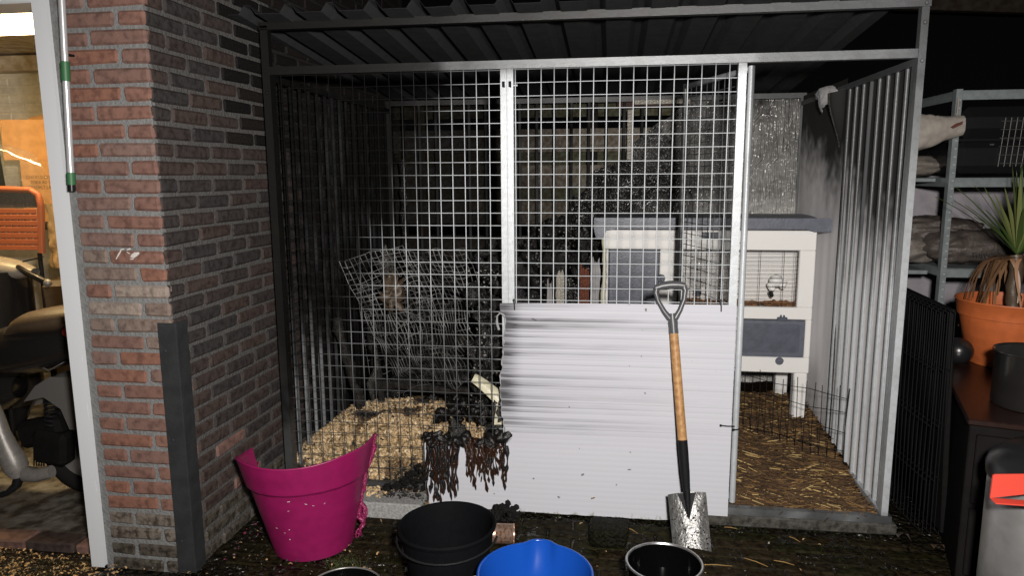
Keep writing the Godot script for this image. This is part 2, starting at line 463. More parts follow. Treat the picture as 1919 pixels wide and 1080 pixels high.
# ---------------------------------------------------------------- setting
func build_ground() -> void:
	var g = MB.new()
	g.grid(60, 60, func(u, w): return V(-15 + 30 * u, -0.012 + nz.get_noise_2d(u * 3000, w * 3000) * 0.003, 15 - 30 * w))
	var ground = struct(obj("ground", g, "mud"))
	var md = MB.new()
	md.grid(190, 62, func(u, w):
		var x = lerpf(-0.95, 2.5, u)
		var z = lerpf(1.1, -0.02, w)
		var h = -0.006 + nz.get_noise_2d(x * 500, z * 500) * 0.008 + nz2.get_noise_2d(x * 2000, z * 2000) * 0.004
		if x < -0.55 and z < 0.64: h = -0.03
		return V(x, min(h, 0.004), z))
	struct(obj("mud_film", md, "mud"))
	# small clinker pavers, wet and muddy
	var shapes = []
	for i in 6:
		var b = MB.new()
		b.box(Vector3.ZERO, V(0.206, 0.05, 0.064), Basis.IDENTITY, 0.006, 0.0025, rng)
		shapes.append(b.mesh())
	var row = 0
	var z = 0.10
	while z < 0.95:
		var x = -1.05 + (0.105 if row % 2 else 0.0) + rf(-0.01, 0.01)
		while x < 2.55:
			if not (x < -0.52 and z < 0.66):
				var o = obj("paver", shapes[rng.randi() % 6], "paver_%d" % (rng.randi() % 4), ground)
				o.position = V(x, -0.026 + rf(-0.004, 0.003), z)
				o.rotation = V(rf(-0.02, 0.02), rf(-0.015, 0.015), rf(-0.012, 0.012))
			x += 0.211
		z += 0.069
		row += 1

func build_wall() -> void:
	var w = thing("brick_wall", "red brick garage wall corner, its side face beside the cage darkened by soot", "wall", V(-0.604, 0, 0.62))
	var ch = 0.05944
	var y0 = 1.942
	var a = 0.0342
	var sb = Basis(V(sin(a), 0, -cos(a)), V(0, 1, 0), V(-cos(a), 0, -sin(a)) * -1.0)   # along the side face, up, out of it
	var core = MB.new()
	core.span(V(-0.335, -0.05, -0.20), V(-0.005, 2.62, -0.005))
	obj("mortar", core, "mortar", w)
	var side = MB.new()
	side.box(sb * V(0.42, 1.285, -0.10), V(0.79, 2.67, 0.19), sb)
	obj("mortar", side, "mortar_sooty", w)
	var side2 = MB.new()
	side2.box(sb * V(1.72, 1.285, -0.10), V(1.80, 2.67, 0.19), sb)
	obj("mortar", side2, "mortar_charred", w)
	var lens = {"s": 0.200, "h": 0.095}
	var shapes = {}
	for k in lens:
		for i in 5:
			var b = MB.new()
			b.box(Vector3.ZERO, V(lens[k], 0.0463, 0.03), Basis.IDENTITY, 0.0075, 0.0025, rng)
			shapes[k + str(i)] = b.mesh()
	var far = MB.new()
	var count = 0
	for i in range(-11, 34):
		var yc = y0 - ch * (i + 0.5)
		if yc < -0.03: continue
		var type_b = i % 2 == 0
		# front face
		var fr = []
		if type_b: fr = [[-0.0485, "h"], [-0.2065, "s"]]
		else: fr = [[-0.101, "s"], [-0.259, "h"]]
		for f in fr:
			var m = "brick_%d" % (rng.randi() % 6)
			if yc > 0.82 and yc < 1.14 and f[0] < -0.02 and rng.randf() < 0.55: m = "brick_limed_%d" % (rng.randi() % 2)
			if yc < 0.24: m = "brick_cement_0"
			if yc < 0.11: m = "brick_cement_1"
			var o = obj("brick", shapes[f[1] + str(rng.randi() % 5)], m, w)
			o.position = V(f[0] + rf(-0.003, 0.003), yc + rf(-0.0015, 0.0015), -0.0135 + rf(-0.001, 0.0015))
			o.rotation = V(rf(-0.02, 0.02), rf(-0.012, 0.012), rf(-0.008, 0.008))
			count += 1
		# side face
		var d = 0.0 if not type_b else 0.0
		var first = true
		while d < 2.35:
			var kind = "s"
			if first and not type_b: kind = "h"
			var L: float = lens[kind]
			var mid: float = d + L * 0.5 + (0.004 if first else 0.0)
			var p = sb * V(mid, yc + rf(-0.0015, 0.0015), -0.0135 + rf(-0.001, 0.0015))
			var rr = Basis.from_euler(V(rf(-0.02, 0.02), rf(-0.012, 0.012), rf(-0.008, 0.008)))
			if d < 0.86 and yc < 2.12:
				var m = "brick_sooty_%d" % (rng.randi() % 5)
				var patch = nz.get_noise_2d(mid * 400, yc * 260)
				if yc < 0.78 - mid * 1.1 + patch * 0.3: m = "brick_3" if rng.randf() < 0.22 else "brick_sooty_4"
				if yc > 1.55 and mid > 0.45: m = "brick_charred_%d" % (rng.randi() % 2)
				if yc < 0.18: m = "brick_cement_1"
				var o = obj("brick", shapes[kind + str(rng.randi() % 5)], m, w)
				o.transform = Transform3D(sb * rr, p)
				count += 1
			else:
				far.box(p, V(L, 0.0463, 0.03), sb * rr, 0.005)
			d += L + 0.011
			first = false
	var o2 = obj("charred_bricks", far, "brick_charred_1", w)
	o2.set_meta("kind", "stuff")
	o2.set_meta("label", "soot blackened bricks behind and above the cage")
	# dried smear of pale paint on one brick
	var sm = MB.new()
	for q in [[-0.165, 1.152, 0.024, 0.0035, 0.95], [-0.150, 1.168, 0.012, 0.003, 0.2], [-0.128, 1.168, 0.011, 0.003, 0.3], [-0.130, 1.156, 0.008, 0.002, -0.6], [-0.108, 1.148, 0.020, 0.0075, 0.45], [-0.120, 1.135, 0.008, 0.002, 0.0]]:
		ellip(sm, V(q[0], q[1], 0.0024), V(q[2], q[3], 0.0012), Basis.from_euler(V(0, 0, q[4])), 14, 6, 0.4)
	obj("paint_smear", sm, "chalk", w)
	# steel corner guard
	var gd = MB.new()
	gd.span(V(-0.646, 0.0, 0.626), V(-0.580, 0.918, 0.630), 0.001)
	gd.span(V(-0.584, 0.0, 0.560), V(-0.580, 0.918, 0.6255), 0.001)
	for yy in [0.12, 0.5, 0.82]:
		gd.lathe([Vector2(0.0, 0.004), Vector2(0.004, 0.003), Vector2(0.006, 0.0)], 10, V(-0.625, yy, 0.630), Basis.from_euler(V(PI / 2, 0, 0)))
	tag(obj("corner_guard", gd, "guard_metal"), "dark grey steel angle guarding the foot of the brick corner", "corner guard")

func build_garage() -> void:
	# floor, raised brick sill
	var fl = MB.new()
	fl.span(V(-4.2, -0.06, -2.0), V(-0.79, 0.006, 0.44))
	struct(obj("garage_floor", fl, "floor_garage"))
	var sill = part("garage_sill", self)
	struct(sill)
	for i in 15:
		var b = MB.new()
		b.box(V(-1.03 - i * 0.211, -0.004, 0.495), V(0.204, 0.05, 0.09), Basis.from_euler(V(rf(-0.03, 0.03), 0, rf(-0.01, 0.01))), 0.006, 0.003, rng)
		obj("brick", b, ["brick_cement_0", "brick_sooty_4", "brick_cement_1", "brick_3"][rng.randi() % 4], sill)
	# walls and ceiling
	var wl = thing("garage_back_wall", "cream painted brick back wall of the lit garage", "wall")
	var core = MB.new()
	core.span(V(-4.3, -0.06, -2.0), V(-0.72, 2.6, -1.8575))
	obj("core", core, "cream_paint", wl)
	var bm = MB.new()
	bm.box(Vector3.ZERO, V(0.206, 0.057, 0.02), Basis.IDENTITY, 0.006, 0.002, rng)
	var bmesh = bm.mesh()
	for j in range(18, 38):
		for i in 7:
			var o = obj("brick", bmesh, "cream_paint", wl)
			o.position = V(-4.0 + i * 0.212 + (0.106 if j % 2 else 0.0), 0.03 + j * 0.062, -1.864 + rf(-0.001, 0.002))
	var bw = MB.new()
	bw.span(V(-4.3, 2.13, -1.86), V(-0.9, 2.235, -1.74), 0.006)
	tag(obj("wall_plate", bw, "ceiling_board"), "cream timber beam along the top of the garage back wall", "beam")
	var sl = MB.new()
	sl.span(V(-4.42, -0.06, -2.0), V(-4.3, 2.6, 0.6))
	tag(obj("garage_side_wall", sl, "cream_paint"), "cream side wall at the far end of the garage", "wall")
	var ce = thing("garage_ceiling", "cream board ceiling above the lit tube lamp", "ceiling")
	for i in 28:
		var b = MB.new()
		b.box(V(-4.25 + i * 0.125 + 0.06, 2.262, -0.70), V(0.118, 0.03, 2.55), Basis.from_euler(V(0, 0, rf(-0.01, 0.01))), 0.004)
		obj("board", b, "ceiling_board", ce)
	var dk = MB.new()
	dk.span(V(-4.4, 2.285, -2.0), V(-0.75, 2.62, 0.6))
	obj("deck", dk, "dark_timber", ce)
	# white door frame
	var fr = thing("garage_door_frame", "white painted garage door frame with a rough wall edge", "door frame")
	var jb = MB.new()
	jb.grid(4, 60, func(u, w):
		var r = 0.0 if u < 0.9 else nz2.get_noise_2d(0, w * 3000) * 0.006 * (1.0 - sst(0.3, 0.5, w))
		return V(-0.985 + 0.052 * u + r, 0.0 + 2.05 * w, 0.636))
	jb.span(V(-0.985, 0.0, 0.50), V(-0.937, 2.05, 0.6355), 0.003)
	obj("jamb", jb, "white_paint", fr)
	var hd = MB.new()
	hd.span(V(-4.2, 1.968, 0.50), V(-0.986, 2.10, 0.632), 0.004)
	obj("header", hd, "white_paint", fr)
	var fill = MB.new()
	fill.span(V(-4.4, 2.101, 0.42), V(-0.94, 2.62, 0.60))
	tag(obj("garage_gable", fill, "brick_0"), "brickwork above the garage door header", "wall")
	# lit tube lamp
	var lp = thing("tube_lamp", "glowing fluorescent tube lamp under the garage ceiling", "lamp", V(-2.05, 2.12, -0.4))
	var body = MB.new()
	body.span(V(-0.65, 0.055, -0.035), V(0.65, 0.115, 0.035), 0.006)
	obj("housing", body, "white_paint", lp)
	var tb = MB.new()
	tb.tube([V(-0.6, 0.008, 0), V(0.6, 0.008, 0)], 0.042, 18)
	var em = StandardMaterial3D.new()
	em.resource_name = "tube_glow"
	em.albedo_color = Color(1, 0.95, 0.85); em.emission_enabled = true
	em.emission = Color(1.0, 0.88, 0.66); em.emission_energy_multiplier = 18.0
	obj("tube", tb, em, lp)
	for s in [-1, 1]:
		var cp = MB.new()
		cp.span(V(s * 0.61 - 0.012, 0.0, -0.02), V(s * 0.61 + 0.012, 0.054, 0.02), 0.003)
		obj("holder", cp, "white_paint", lp)
	var al = AreaLight3D.new()
	al.name = "tube_light"
	lp.add_child(al)
	al.position = V(0, -0.037, 0); al.rotation.x = -PI / 2
	al.area_size = Vector2(1.2, 0.06)
	al.light_color = Color(1.0, 0.86, 0.62); al.light_energy = 3.5
	al.shadow_enabled = true
	# telescopic pole
	var tp = thing("telescopic_pole", "white telescopic pole with green collars leaning on the brick pillar", "pole")
	var pa = V(-0.884, 1.385, 0.665)
	var pb = V(-0.835, 2.25, 0.665)
	var pp = MB.new(); pp.tube([pa, pb], 0.0105, 14); obj("tube", pp, "pole_alu", tp)
	var dir = (pb - pa).normalized()
	for q in [[0.0, 0.04], [0.33, 0.062]]:
		var k = MB.new()
		k.tube([pa + dir * q[0], pa + dir * (q[0] + 0.004), pa + dir * (q[0] + q[1] - 0.004), pa + dir * (q[0] + q[1])], [0.012, 0.0135, 0.0135, 0.012], 14)
		obj("collar", k, "green_plastic", tp)
	var tip = MB.new(); tip.tube([pa - dir * 0.02, pa], 0.012, 14); obj("tip", tip, "black_plastic", tp)
	# brick face under the pole needs a hook
	var hk = MB.new(); hk.tube([V(-0.862, 1.8, 0.60), V(-0.862, 1.8, 0.652)], 0.004, 8); obj("hook", hk, "black_iron", tp)
	build_garage_things()

func carton(called: String, label: String, ctr: Vector3, size: Vector3, turn: float, open: bool) -> Node3D:
	var b = thing(called, label, "box", ctr, turn, "cardboard boxes in the garage")
	var t = 0.004
	var h = size * 0.5
	for q in [[V(-h.x, 0, h.z - t), V(h.x, size.y, h.z)], [V(-h.x, 0, -h.z), V(h.x, size.y, -h.z + t)], [V(-h.x, 0, -h.z + t), V(-h.x + t, size.y, h.z - t)], [V(h.x - t, 0, -h.z + t), V(h.x, size.y, h.z - t)], [V(-h.x, -t, -h.z), V(h.x, 0, h.z)]]:
		var m = MB.new(); m.span(q[0], q[1]); obj("side_panel", m, "cardboard", b)
	if open:
		var f = MB.new()
		f.box(V(0.02, size.y + 0.03, -h.z - 0.02), V(size.x, 0.1, t), Basis.from_euler(V(-0.35, 0, 0.25)))
		obj("flap", f, "cardboard", b)
	else:
		for s in [-1, 1]:
			var f = MB.new()
			f.span(V(-h.x, size.y + 0.001, 0.001 if s > 0 else -h.z), V(h.x, size.y + 0.005, h.z if s > 0 else -0.001))
			obj("flap", f, "cardboard", b)
	return b

func build_garage_things() -> void:
	# a bench that carries the boxes
	var bn = thing("work_bench", "dark bench under the cardboard boxes", "bench")
	var bt = MB.new(); bt.span(V(-3.3, 1.10, -1.45), V(-2.25, 1.14, -1.0), 0.004); obj("top", bt, "dark_timber", bn)
	for q in [[-3.25, -1.4], [-3.25, -1.05], [-2.3, -1.4], [-2.3, -1.05]]:
		var lg = MB.new(); lg.span(V(q[0] - 0.025, 0.006, q[1] - 0.025), V(q[0] + 0.025, 1.10, q[1] + 0.025), 0.004); obj("leg", lg, "dark_timber", bn)
	var low = carton("cardboard_box", "lower cardboard box printed with storage words", V(-2.46, 1.145, -1.22), V(0.40, 0.36, 0.24), 0.0, false)
	var up = carton("cardboard_box", "open cardboard box on top of the printed one", V(-2.60, 1.515, -1.26), V(0.38, 0.235, 0.26), 0.22, true)
	var ty = 0.262
	for s in ["GEKOELD BEWAREN", "TENIR AU FRAIS", "GEKÜHLT LAGERN"]:
		text(s, 0.027, "print_ink", low, Transform3D(Basis.IDENTITY, V(-0.05, ty, 0.1205)))
		ty -= 0.030
	# orange perforated chair
	var ch = thing("plastic_chair", "orange plastic chair with a perforated backrest in the garage", "chair", V(-2.32, 0.006, -0.62))
	var fr = MB.new()
	var rim = []
	for q in [[-0.2, 1.0], [-0.205, 1.25], [-0.19, 1.32], [-0.15, 1.345], [0.14, 1.335], [0.18, 1.31], [0.19, 1.25], [0.165, 1.0]]: rim.append(V(q[0], q[1], 0.0))
	fr.tube(rim, 0.017, 8); obj("backrest_frame", fr, "orange_plastic", ch)
	var pl = MB.new()                                    # a slatted lattice leaves the real holes
	for j in 7: pl.box(V(-0.01, 1.225 - j * 0.033, 0.004), V(0.35, 0.025, 0.006), Basis.IDENTITY, 0.002)
	for i in 9: pl.box(V(-0.165 + i * 0.0385, 1.126, 0.001), V(0.029, 0.215, 0.006), Basis.IDENTITY, 0.002)
	obj("backrest", pl, "orange_plastic", ch)
	var tp = MB.new(); tp.box(V(-0.01, 1.285, -0.012), V(0.34, 0.085, 0.008), Basis.IDENTITY, 0.002); obj("headband", tp, "bag_dark", ch)
	var st = MB.new(); st.box(V(-0.01, 0.45, 0.14), V(0.40, 0.04, 0.40), Basis.IDENTITY, 0.012); obj("seat", st, "orange_plastic", ch)
	for q in [[-0.17, 0.0], [0.15, 0.0], [-0.17, 0.3], [0.15, 0.3]]:
		var lg = MB.new(); lg.tube([V(q[0], 0, q[1]), V(q[0], 1.0 if q[1] == 0.0 else 0.45, q[1])], 0.011, 8); obj("leg", lg, "black_iron", ch)
	# crumpled paper bag
	var pb = MB.new()
	pb.grid(20, 16, func(u, w):
		var a: float = TAU * u
		var r = (0.10 - 0.025 * w) * (1.0 + nz.get_noise_2d(cos(a) * 120 + w * 200, sin(a) * 120) * 0.5)
		return V(-2.2 + cos(a) * r, 0.90 + 0.36 * w, -0.85 + sin(a) * r * 0.6), false, true)
	tag(obj("paper_bag", pb, "paper_brown"), "crumpled brown paper bag below the printed box", "bag")
	var tool = MB.new()
	var hoop = []
	for i in 13:
		var an = PI * i / 12.0
		hoop.append(V(-2.93 + cos(an) * 0.055, 1.60 + sin(an) * 0.13, -1.1))
	tool.tube(hoop, 0.012, 8)
	tool.box(V(-2.95, 1.46, -1.12), V(0.22, 0.30, 0.12), Basis.from_euler(V(0, 0.2, 0.05)), 0.03)
	var ct = thing("tool_case", "dark case with a hooped handle and a round red badge", "case")
	obj("body", tool, "black_matt", ct)
	var rb = MB.new(); rb.lathe([Vector2(0.0, 0.012), Vector2(0.05, 0.01), Vector2(0.055, 0.0)], 20, V(-2.92, 1.47, -1.055), Basis.from_euler(V(PI / 2, 0, 0)))
	obj("badge", rb, "red_plastic", ct)
	build_scooters()

func ellip(mb: MB, ctr: Vector3, r: Vector3, b := Basis.IDENTITY, nu := 16, nv := 10, rough := 0.0) -> void:
	mb.grid(nu, nv, func(u, w):
		var a: float = TAU * u
		var e: float = PI * (w - 0.5)
		var d = V(cos(e) * cos(a), sin(e), -cos(e) * sin(a))
		var k = 1.0
		if rough > 0.0: k += rough * (nz.get_noise_3dv((ctr + d * r) * 2200.0) * 1.1 + nz2.get_noise_3dv((ctr + d * r) * 5200.0) * 0.5)
		return ctr + b * (d * r * k), false, true)

func build_scooters() -> void:
	var s = thing("scooter", "black scooter with a grey rear fender parked just inside the garage", "scooter", V(-1.42, 0.006, 0.08))
	# wheel
	var wh = part("rear_wheel", s)
	var ty = MB.new()
	var ring = []
	for i in 29: ring.append(V(cos(TAU * i / 28.0) * 0.175, 0.215 + sin(TAU * i / 28.0) * 0.175, 0))
	ty.tube(ring, 0.042, 12, false); obj("tyre", ty, "rubber", wh)
	var rm = MB.new()
	rm.lathe([Vector2(0.135, -0.02), Vector2(0.14, 0.0), Vector2(0.135, 0.02), Vector2(0.118, 0.012), Vector2(0.05, 0.006), Vector2(0.03, 0.025), Vector2(0.0, 0.03)], 28, V(0, 0.215, 0), Basis.from_euler(V(PI / 2, 0, 0)))
	obj("rim", rm, "scooter_grey", wh)
	# engine and crankcase
	var cc = MB.new()
	cc.tube([V(-0.36, 0.43, 0.08), V(-0.345, 0.37, 0.09), V(-0.325, 0.30, 0.10), V(-0.30, 0.24, 0.105), V(-0.275, 0.19, 0.11), V(-0.262, 0.15, 0.11), V(-0.262, 0.115, 0.105), V(-0.265, 0.10, 0.10)], [0.018, 0.030, 0.036, 0.042, 0.050, 0.050, 0.034, 0.008], 16)
	for i in 3: cc.tube([V(-0.29 + i * 0.022, 0.215 - i * 0.035, 0.15), V(-0.29 + i * 0.022, 0.215 - i * 0.035, 0.166)], 0.007, 8)
	obj("crankcase", cc, "alloy", s)
	var en = MB.new()
	en.box(V(-0.10, 0.24, 0.07), V(0.16, 0.15, 0.09), Basis.from_euler(V(0, 0, -0.12)), 0.02)
	en.box(V(-0.16, 0.30, 0.05), V(0.22, 0.12, 0.08), Basis.from_euler(V(0, 0, 0.2)), 0.02)
	for i in 5: en.box(V(-0.16 + i * 0.012, 0.22, 0.117), V(0.004, 0.11, 0.006), Basis.from_euler(V(0, 0, -0.12)), 0.001)
	obj("engine", en, "black_matt", s)
	var ca = MB.new(); ca.tube([V(-0.21, 0.125, 0.115), V(-0.15, 0.125, 0.12), V(-0.09, 0.14, 0.11)], [0.034, 0.03, 0.028], 12); obj("gear_case", ca, "alloy", s)
	var sp = MB.new()
	var coil = []
	for i in 61: coil.append(V(-0.10 + 0.02 * i / 60.0 + cos(i * 0.9) * 0.024, 0.34 + 0.17 * i / 60.0, 0.075 + sin(i * 0.9) * 0.024))
	sp.tube(coil, 0.006, 6); obj("spring", sp, "black_iron", s)
	# fender
	var fd = MB.new()
	fd.grid(20, 8, func(u, w):
		var a: float = lerpf(2.62, 0.2, u)
		var r: float = 0.285 + 0.055 * sin(PI * w)
		return V(cos(a) * r * 0.82 + 0.0, 0.225 + sin(a) * r * 1.02, lerpf(0.085, -0.085, w)))
	obj("fender", fd, "scooter_grey", s)
	var fs = MB.new(); fs.poly([Vector2(-0.185, 0.445), Vector2(-0.13, 0.515), Vector2(-0.06, 0.556), Vector2(0.06, 0.56), Vector2(0.11, 0.46), Vector2(0.09, 0.33), Vector2(0.03, 0.335), Vector2(-0.01, 0.42), Vector2(-0.09, 0.468)], 0.006, Transform3D(Basis.from_euler(V(-0.12, 0, 0)), V(0, 0.01, 0.165))); obj("fender_side", fs, "scooter_grey", s)
	# tail body
	var bd = MB.new()
	bd.grid(20, 18, func(u, w):
		var a: float = TAU * u
		var x = lerpf(-0.62, 0.18, w)
		var h = 0.135 - 0.05 * w
		var yc = lerpf(0.60, 0.71, w)
		var e = pow(sin(PI * clampf(w, 0.02, 0.98)), 0.35)
		return V(x, yc + sin(a) * h * e, cos(a) * 0.13 * e), false, true)
	obj("tail_body", bd, "scooter_black", s)
	var pn = MB.new()
	pn.poly([Vector2(-0.235, 0.645), Vector2(-0.135, 0.69), Vector2(0.012, 0.63), Vector2(-0.075, 0.582)], 0.01, Transform3D(Basis.from_euler(V(-0.12, 0, 0)), V(0, 0.015, 0.062)))
	obj("side_cover", pn, "scooter_black", s)
	var edge = MB.new()
	edge.tube([V(-0.235, 0.648, 0.072), V(-0.135, 0.693, 0.066), V(0.012, 0.633, 0.073), V(-0.075, 0.585, 0.08), V(-0.235, 0.648, 0.072)], 0.003, 6)
	obj("cover_trim", edge, "scooter_grey", s)
	var se = MB.new()
	se.grid(18, 16, func(u, w):
		var a: float = TAU * u
		var x = lerpf(-0.33, 0.2, w)
		var yc = 0.76 + 0.075 * w - 0.05 * (1.0 - sst(0.0, 0.25, w))
		var e = pow(sin(PI * clampf(w, 0.03, 0.97)), 0.4)
		return V(x, yc + sin(a) * 0.055 * e, cos(a) * 0.125 * e), false, true)
	obj("seat", se, "seat_vinyl", s)
	var tl = MB.new(); tl.box(V(0.05, 0.755, 0.06), V(0.08, 0.035, 0.07), Basis.IDENTITY, 0.01); obj("tail_light", tl, "pink_red", s)
	var bl = MB.new(); bl.box(V(-0.345, 0.48, 0.09), V(0.05, 0.02, 0.02), Basis.from_euler(V(0, 0, 0.5)), 0.006); obj("indicator", bl, "amber", s)
	var ks = MB.new()
	ks.tube([V(-0.25, 0.13, 0.1), V(-0.262, 0.07, 0.12), V(-0.29, 0.045, 0.14), V(-0.345, 0.028, 0.155), V(-0.375, 0.010, 0.16)], [0.022, 0.02, 0.013, 0.011, 0.016], 8)
	obj("stand", ks, "black_iron", s)
	var lo = MB.new()
	lo.grid(14, 12, func(u, w):
		var a: float = TAU * u
		var e = pow(sin(PI * clampf(w, 0.03, 0.97)), 0.4)
		return V(lerpf(-0.85, -0.30, w), lerpf(0.40, 0.48, w) + sin(a) * 0.13 * e, cos(a) * 0.12 * e), false, true)
	obj("footwell", lo, "scooter_black", s)
	# second scooter behind, only its cowl, bars, mirror and screen show
	var b = thing("scooter", "second scooter with a beige cowl, handlebar and tall clear windscreen", "scooter", V(-2.2, 0.006, -0.5))
	var cw = MB.new()
	cw.grid(18, 14, func(u, w):
		var a: float = TAU * u
		var e = pow(sin(PI * clampf(w, 0.03, 0.97)), 0.45)
		return V(lerpf(-0.35, 0.10, w), 0.945 + sin(a) * (0.075 - 0.02 * w) * e - 0.03 * w, cos(a) * 0.09 * e), false, true)
	obj("cowl", cw, "scooter_cowl", b)
	var hb = MB.new(); hb.tube([V(0.05, 0.945, 0.05), V(0.14, 0.925, 0.1), V(0.26, 0.88, 0.12)], [0.013, 0.015, 0.017], 10); obj("handlebar", hb, "black_plastic", b)
	var he = MB.new(); ellip(he, V(0.27, 0.876, 0.12), V(0.02, 0.02, 0.02)); obj("bar_end", he, "alloy", b)
	var bk = MB.new(); bk.tube([V(0.09, 0.975, 0.06), V(0.2, 0.995, 0.12), V(0.28, 1.01, 0.14)], [0.004, 0.004, 0.003], 6); obj("brake_lever", bk, "black_iron", b)
	var ws = MB.new()
	ws.grid(14, 14, func(u, w):
		var hw: float = 0.27 * sqrt(max(0.0, 1.0 - pow(w, 3.0)))
		return V(-0.06 + lerpf(-hw, hw, u), 1.02 + 0.55 * w, 0.10 - 0.09 * pow(2.0 * u - 1.0, 2.0) - 0.12 * w))
	obj("windscreen", ws, "glass", b)
	var we = MB.new()
	var ed = []
	for i in 25:
		var w = 1.0 - abs(i - 12.0) / 12.0
		var hw = 0.27 * sqrt(max(0.0, 1.0 - pow(w, 3.0)))
		ed.append(V(-0.06 + hw * (1.0 if i > 12 else -1.0), 1.02 + 0.55 * w, 0.01 + (0.09 if i == 12 else 0.0) - 0.12 * w))
	we.tube(ed, 0.0014, 6); obj("screen_edge", we, "glass", b)
	var fb = MB.new()
	fb.grid(14, 12, func(u, w):
		var a: float = TAU * u
		return V(-0.12 + cos(a) * 0.14, lerpf(0.2, 0.92, w), sin(a) * 0.16), true, true)
	obj("front_shield", fb, "scooter_black", b)
	var fw = MB.new()
	var fr = []
	for i in 25: fr.append(V(-0.25 + cos(TAU * i / 24.0) * 0.19, 0.23 + sin(TAU * i / 24.0) * 0.19, 0))
	fw.tube(fr, 0.042, 10, false); obj("front_wheel", fw, "rubber", b)
	# clutter behind the bars
	var cl = MB.new()
	cl.box(V(-2.02, 0.55, -0.75), V(0.35, 0.62, 0.25), Basis.from_euler(V(0, 0.2, 0.05)), 0.03)
	tag(obj("storage_crate", cl, "seat_vinyl"), "brown crate in shadow behind the scooters", "crate")

# ---------------------------------------------------------------- kennel
func zbar(called: String, parent: Node, a: Vector3, b: Vector3, w := 0.025, d := 0.025, seg := 14) -> MeshInstance3D:
	var m = MB.new()
	m.cf = zinc_at
	m.bar(a, b, w, d, seg)
	return obj(called, m, "zinc", parent)

func wire(parent: Node, a: Vector3, b: Vector3, r: float, seg := 24) -> void:
	var m = MB.new()
	m.cf = zinc_at
	var pts = []
	for i in seg + 1:
		var p = a.lerp(b, float(i) / seg)
		pts.append(p + V(nz.get_noise_3dv(p * 90) * 0.0016, nz.get_noise_3dv(p * 90 + V(7, 7, 7)) * 0.0016, nz.get_noise_3dv(p * 90 + V(3, 3, 3)) * 0.001))
	m.tube(pts, r, 6)
	obj("wire", m, "soot_wire" if soot(a.lerp(b, 0.4)) + soot(a.lerp(b, 0.75)) > 1.1 else "zinc_wire", parent)

func tubular(parent: Node, a: Vector3, b: Vector3, r: float, seg := 22) -> void:
	var m = MB.new()
	m.cf = zinc_at
	var pts = []
	for i in seg + 1: pts.append(a.lerp(b, float(i) / seg))
	m.tube(pts, r, 10)
	obj("bar", m, "soot_wire" if soot(a.lerp(b, 0.6)) > 0.6 else "zinc", parent)

